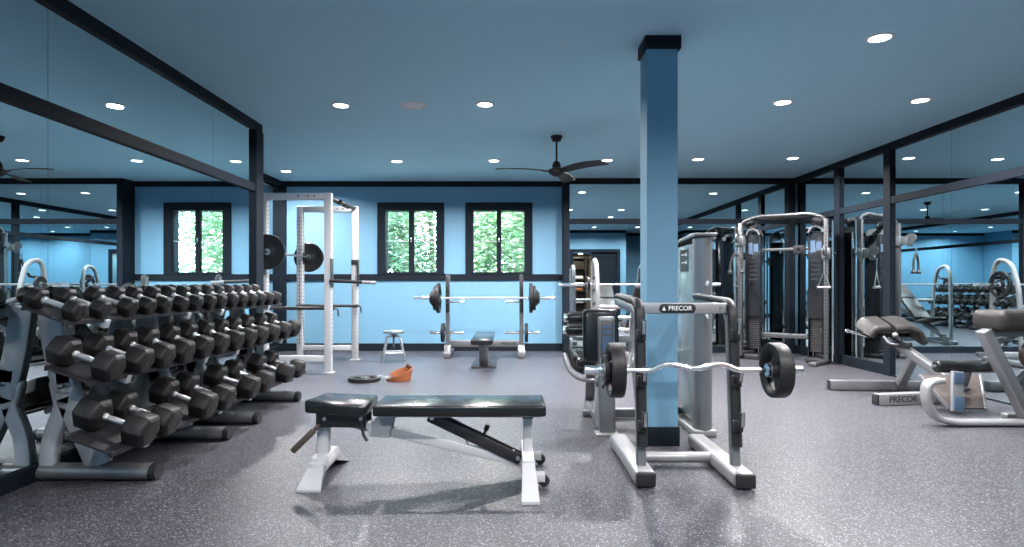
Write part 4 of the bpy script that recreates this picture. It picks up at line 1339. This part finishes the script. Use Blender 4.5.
# ------------------------------------------------------------------ hip extension bench by the right mirror
def hip_bench():
    t = thing('hip_extension_bench', 'silver hip extension bench with two saddle pads by the right mirror wall', 'bench', (3.75, 5.9, 0))
    rf = MB().beam((3.335, 6.38, 0.055), (4.25, 6.28, 0.055), 0.085, 0.10, .008).build('rear_foot', 'silver', t)
    MB().beam((3.325, 6.381, 0.055), (3.338, 6.379, 0.055), 0.078, 0.092, .004).build('end_cap', 'black', rf)
    ff = MB().beam((3.33, 5.55, 0.056), (4.25, 5.70, 0.056), 0.085, 0.105, .008).build('front_foot', 'light_silver', t)
    MB().beam((3.318, 5.548, 0.056), (3.333, 5.5505, 0.056), 0.078, 0.096, .004).build('end_cap', 'black', ff)
    dv = Vector((0.92, 0.15, 0)).normalized()
    nv = Vector((dv.y, -dv.x, 0))
    lettering('PRECOR', 0.078, Vector((3.57, 5.5891, 0.055)) + nv * 0.0435, dv, (0, 0, 1), 'text_dark', ff)
    mb = MB()
    mb.beam((3.98, 6.22, 0.09), (3.93, 5.92, 0.42), 0.085, 0.07, .008, up=(0, 1, 0))
    mb.build('post', 'light_silver', t)
    mb = MB()
    mb.beam((3.80, 6.10, 0.56), (3.96, 5.30, 0.17), 0.075, 0.075, .008)
    mb.beam((3.96, 5.68, .10), (3.96, 5.36, .13), .075, .06, .008)
    mb.build('slanted_beam', 'silver', t)
    mb = MB()
    mb.beam((3.78, 6.12, 0.50), (3.82, 5.82, 0.52), 0.05, 0.05, .006)
    mb.build('pad_carrier', 'dark', t)
    MB().beam((3.52, 6.05, 0.60), (3.98, 6.05, 0.60), 0.05, 0.04, .006).build('pad_support', 'dark', t)
    def saddle(pts, th, y0, y1, dz):
        mb = MB()
        b = bmesh.new()
        P = fillet([(x, 0, z) for x, z in pts], .09, 6)
        nrm = []
        for i in range(len(P)):
            q = (P[min(i + 1, len(P) - 1)] - P[max(i - 1, 0)]).normalized()
            nrm.append(Vector((-q.z, 0, q.x)))
        secs = []
        for f, k in ((0.0, .55), (0.06, .88), (0.15, 1.0), (0.85, 1.0), (0.94, .88), (1.0, .55)):
            y = y0 + (y1 - y0) * f
            o = Vector((0, y, dz * f))
            ring = [b.verts.new(p + n * (th / 2 * k) + o) for p, n in zip(P, nrm)] + [b.verts.new(p - n * (th / 2 * k) + o) for p, n in reversed(list(zip(P, nrm)))]
            secs.append(ring)
        for r0, r1 in zip(secs, secs[1:]):
            n = len(r0)
            for i in range(n):
                b.faces.new((r0[i], r0[(i + 1) % n], r1[(i + 1) % n], r1[i]))
        b.faces.new(secs[0]); b.faces.new(secs[-1])
        mb._merge(b, 0, 70)
        return mb
    p1 = saddle([(3.50, 0.585), (3.54, 0.655), (3.69, 0.665)], 0.075, 5.90, 6.16, 0.09).build('thigh_pad', 'leather', t)
    p2 = saddle([(3.715, 0.655), (3.86, 0.675), (3.955, 0.635), (4.00, 0.525)], 0.075, 5.86, 6.12, 0.09).build('thigh_pad', 'leather', t)
    MB().cyl((3.32, 6.0, 0.645), (3.50, 6.0, 0.595), 0.013, n=14).sphere((3.32, 6.0, .645), .02).build('grab_handle', 'chrome', t)
    MB().sphere((3.70, 5.86, 0.615), 0.026).cyl((3.70, 5.86, .615), (3.78, 5.92, .56), .012, n=10).build('pin_knob', 'light_silver', t)
    MB().tube([(3.60, 5.88, .60), (3.62, 5.82, .54), (3.69, 5.80, .53)], .012, 10, fil=.03).build('adjust_lever', 'chrome', t)
    # ankle rollers and foot plate
    MB().cyl((3.66, 5.25, 0.395), (4.17, 5.25, 0.395), 0.053, n=28, bev=.016).build('ankle_roller', 'vinyl', t)
    mb = MB()
    mb.beam((3.95, 5.25, .395), (3.96, 5.34, .19), .05, .05, .006, up=(0, 1, 0))
    mb.cyl((3.63, 5.25, .395), (4.20, 5.25, .395), .014, n=12)
    mb.build('roller_bracket', 'silver', t)
    fp = MB()
    b = bmesh.new()
    q = [(3.64, 5.42, 0.30), (4.17, 5.42, 0.30), (4.04, 5.19, 0.05), (3.74, 5.19, 0.05)]
    vs = [b.verts.new(p) for p in q] + [b.verts.new((x, y + .012, z - .014)) for x, y, z in q]
    for f in ((0, 1, 2, 3), (7, 6, 5, 4), (0, 4, 5, 1), (1, 5, 6, 2), (2, 6, 7, 3), (3, 7, 4, 0)):
        b.faces.new([vs[k] for k in f])
    fp._merge(b)
    fpo = fp.build('foot_platform', 'foot_plate', t)
    MB().beam((4.175, 5.42, .30), (4.045, 5.185, .04), .02, .03, .004).build('edge_rail', 'silver', fpo)
    MB().beam((3.635, 5.42, .30), (3.735, 5.185, .04), .02, .03, .004).build('edge_rail', 'silver', fpo)
    sp = MB().beam((3.76, 5.13, .03), (3.79, 5.17, .365), .095, .03, .004, up=(0, 1, 0)).build('adjust_post', 'light_silver', t)
    mb = MB()
    mb.beam((3.762, 5.108, .045), (3.771, 5.121, .16), .085, .012, .001, up=(0, 1, 0)); mb.beam((3.781, 5.135, .27), (3.789, 5.146, .358), .085, .012, .001, up=(0, 1, 0))
    mb.build('warning_label', 'sticker', sp)
hip_bench()

# ------------------------------------------------------------------ thick-padded bench cut by the right edge of the photo
def curved_bench():
    t = thing('preacher_bench', 'silver curved-frame bench with one thick taupe pad at the right edge', 'bench', (3.85, 4.75, 0))
    Y = 4.75
    mb = MB()
    mb.flatbar([(3.36, Y, 0.355), (3.245, Y, 0.34), (3.235, Y, 0.20), (3.30, Y, 0.06), (3.45, Y, 0.027), (4.42, Y, 0.027)], 0.105, 0.042, (0.2, 0, 1), fil=.14, bev=.012)
    mb.build('curved_frame', 'light_silver', t)
    mb = MB()
    mb.beam((3.70, Y + .02, 0.745), (4.05, Y + .02, 0.05), 0.10, 0.075, .01, up=(1, 0, 0))
    mb.beam((4.06, Y + .02, .70), (4.36, Y + .02, .05), .08, .06, .01, up=(1, 0, 0))
    mb.beam((3.72, Y + .02, 0.72), (4.34, Y + .02, 0.72), .08, .05, .008)
    mb.build('slanted_upright', 'silver', t)
    mb = MB()
    mb.box((4.06, Y + .02, 0.822), (0.68, 0.34, 0.165), 0.055, seg=4)
    mb.build('thick_pad', 'leather', t)
    mb = MB()
    mb.lathe([(0, -.03), (.10, -.03), (.115, -.02), (.115, .02), (.10, .03), (0, .03)], (4.04, Y - .06, .56), (0, 1, 0), n=30)
    mb.cyl((4.04, Y - .10, .56), (4.04, Y - .08, .56), .03, n=16, m=1)
    mb.cyl((3.84, Y - .07, .64), (3.84, Y - .03, .64), .02, n=14, m=1)
    mb.build('adjust_wheel', ['brown', 'chrome'], t)
    mb = MB()
    mb.beam((4.02, 4.97, 0.03), (4.46, 4.97, 0.03), .07, .05, .01)
    mb.beam((4.20, 4.75, .03), (4.20, 4.97, .03), .07, .05, .01)
    mb.build('rear_foot', 'silver', t)
    MB().beam((3.78, Y + .075, .66), (3.86, Y + .075, .42), .03, .07, .008, up=(1, 0, 0)).build('pad_lever', 'brown', t)
curved_bench()
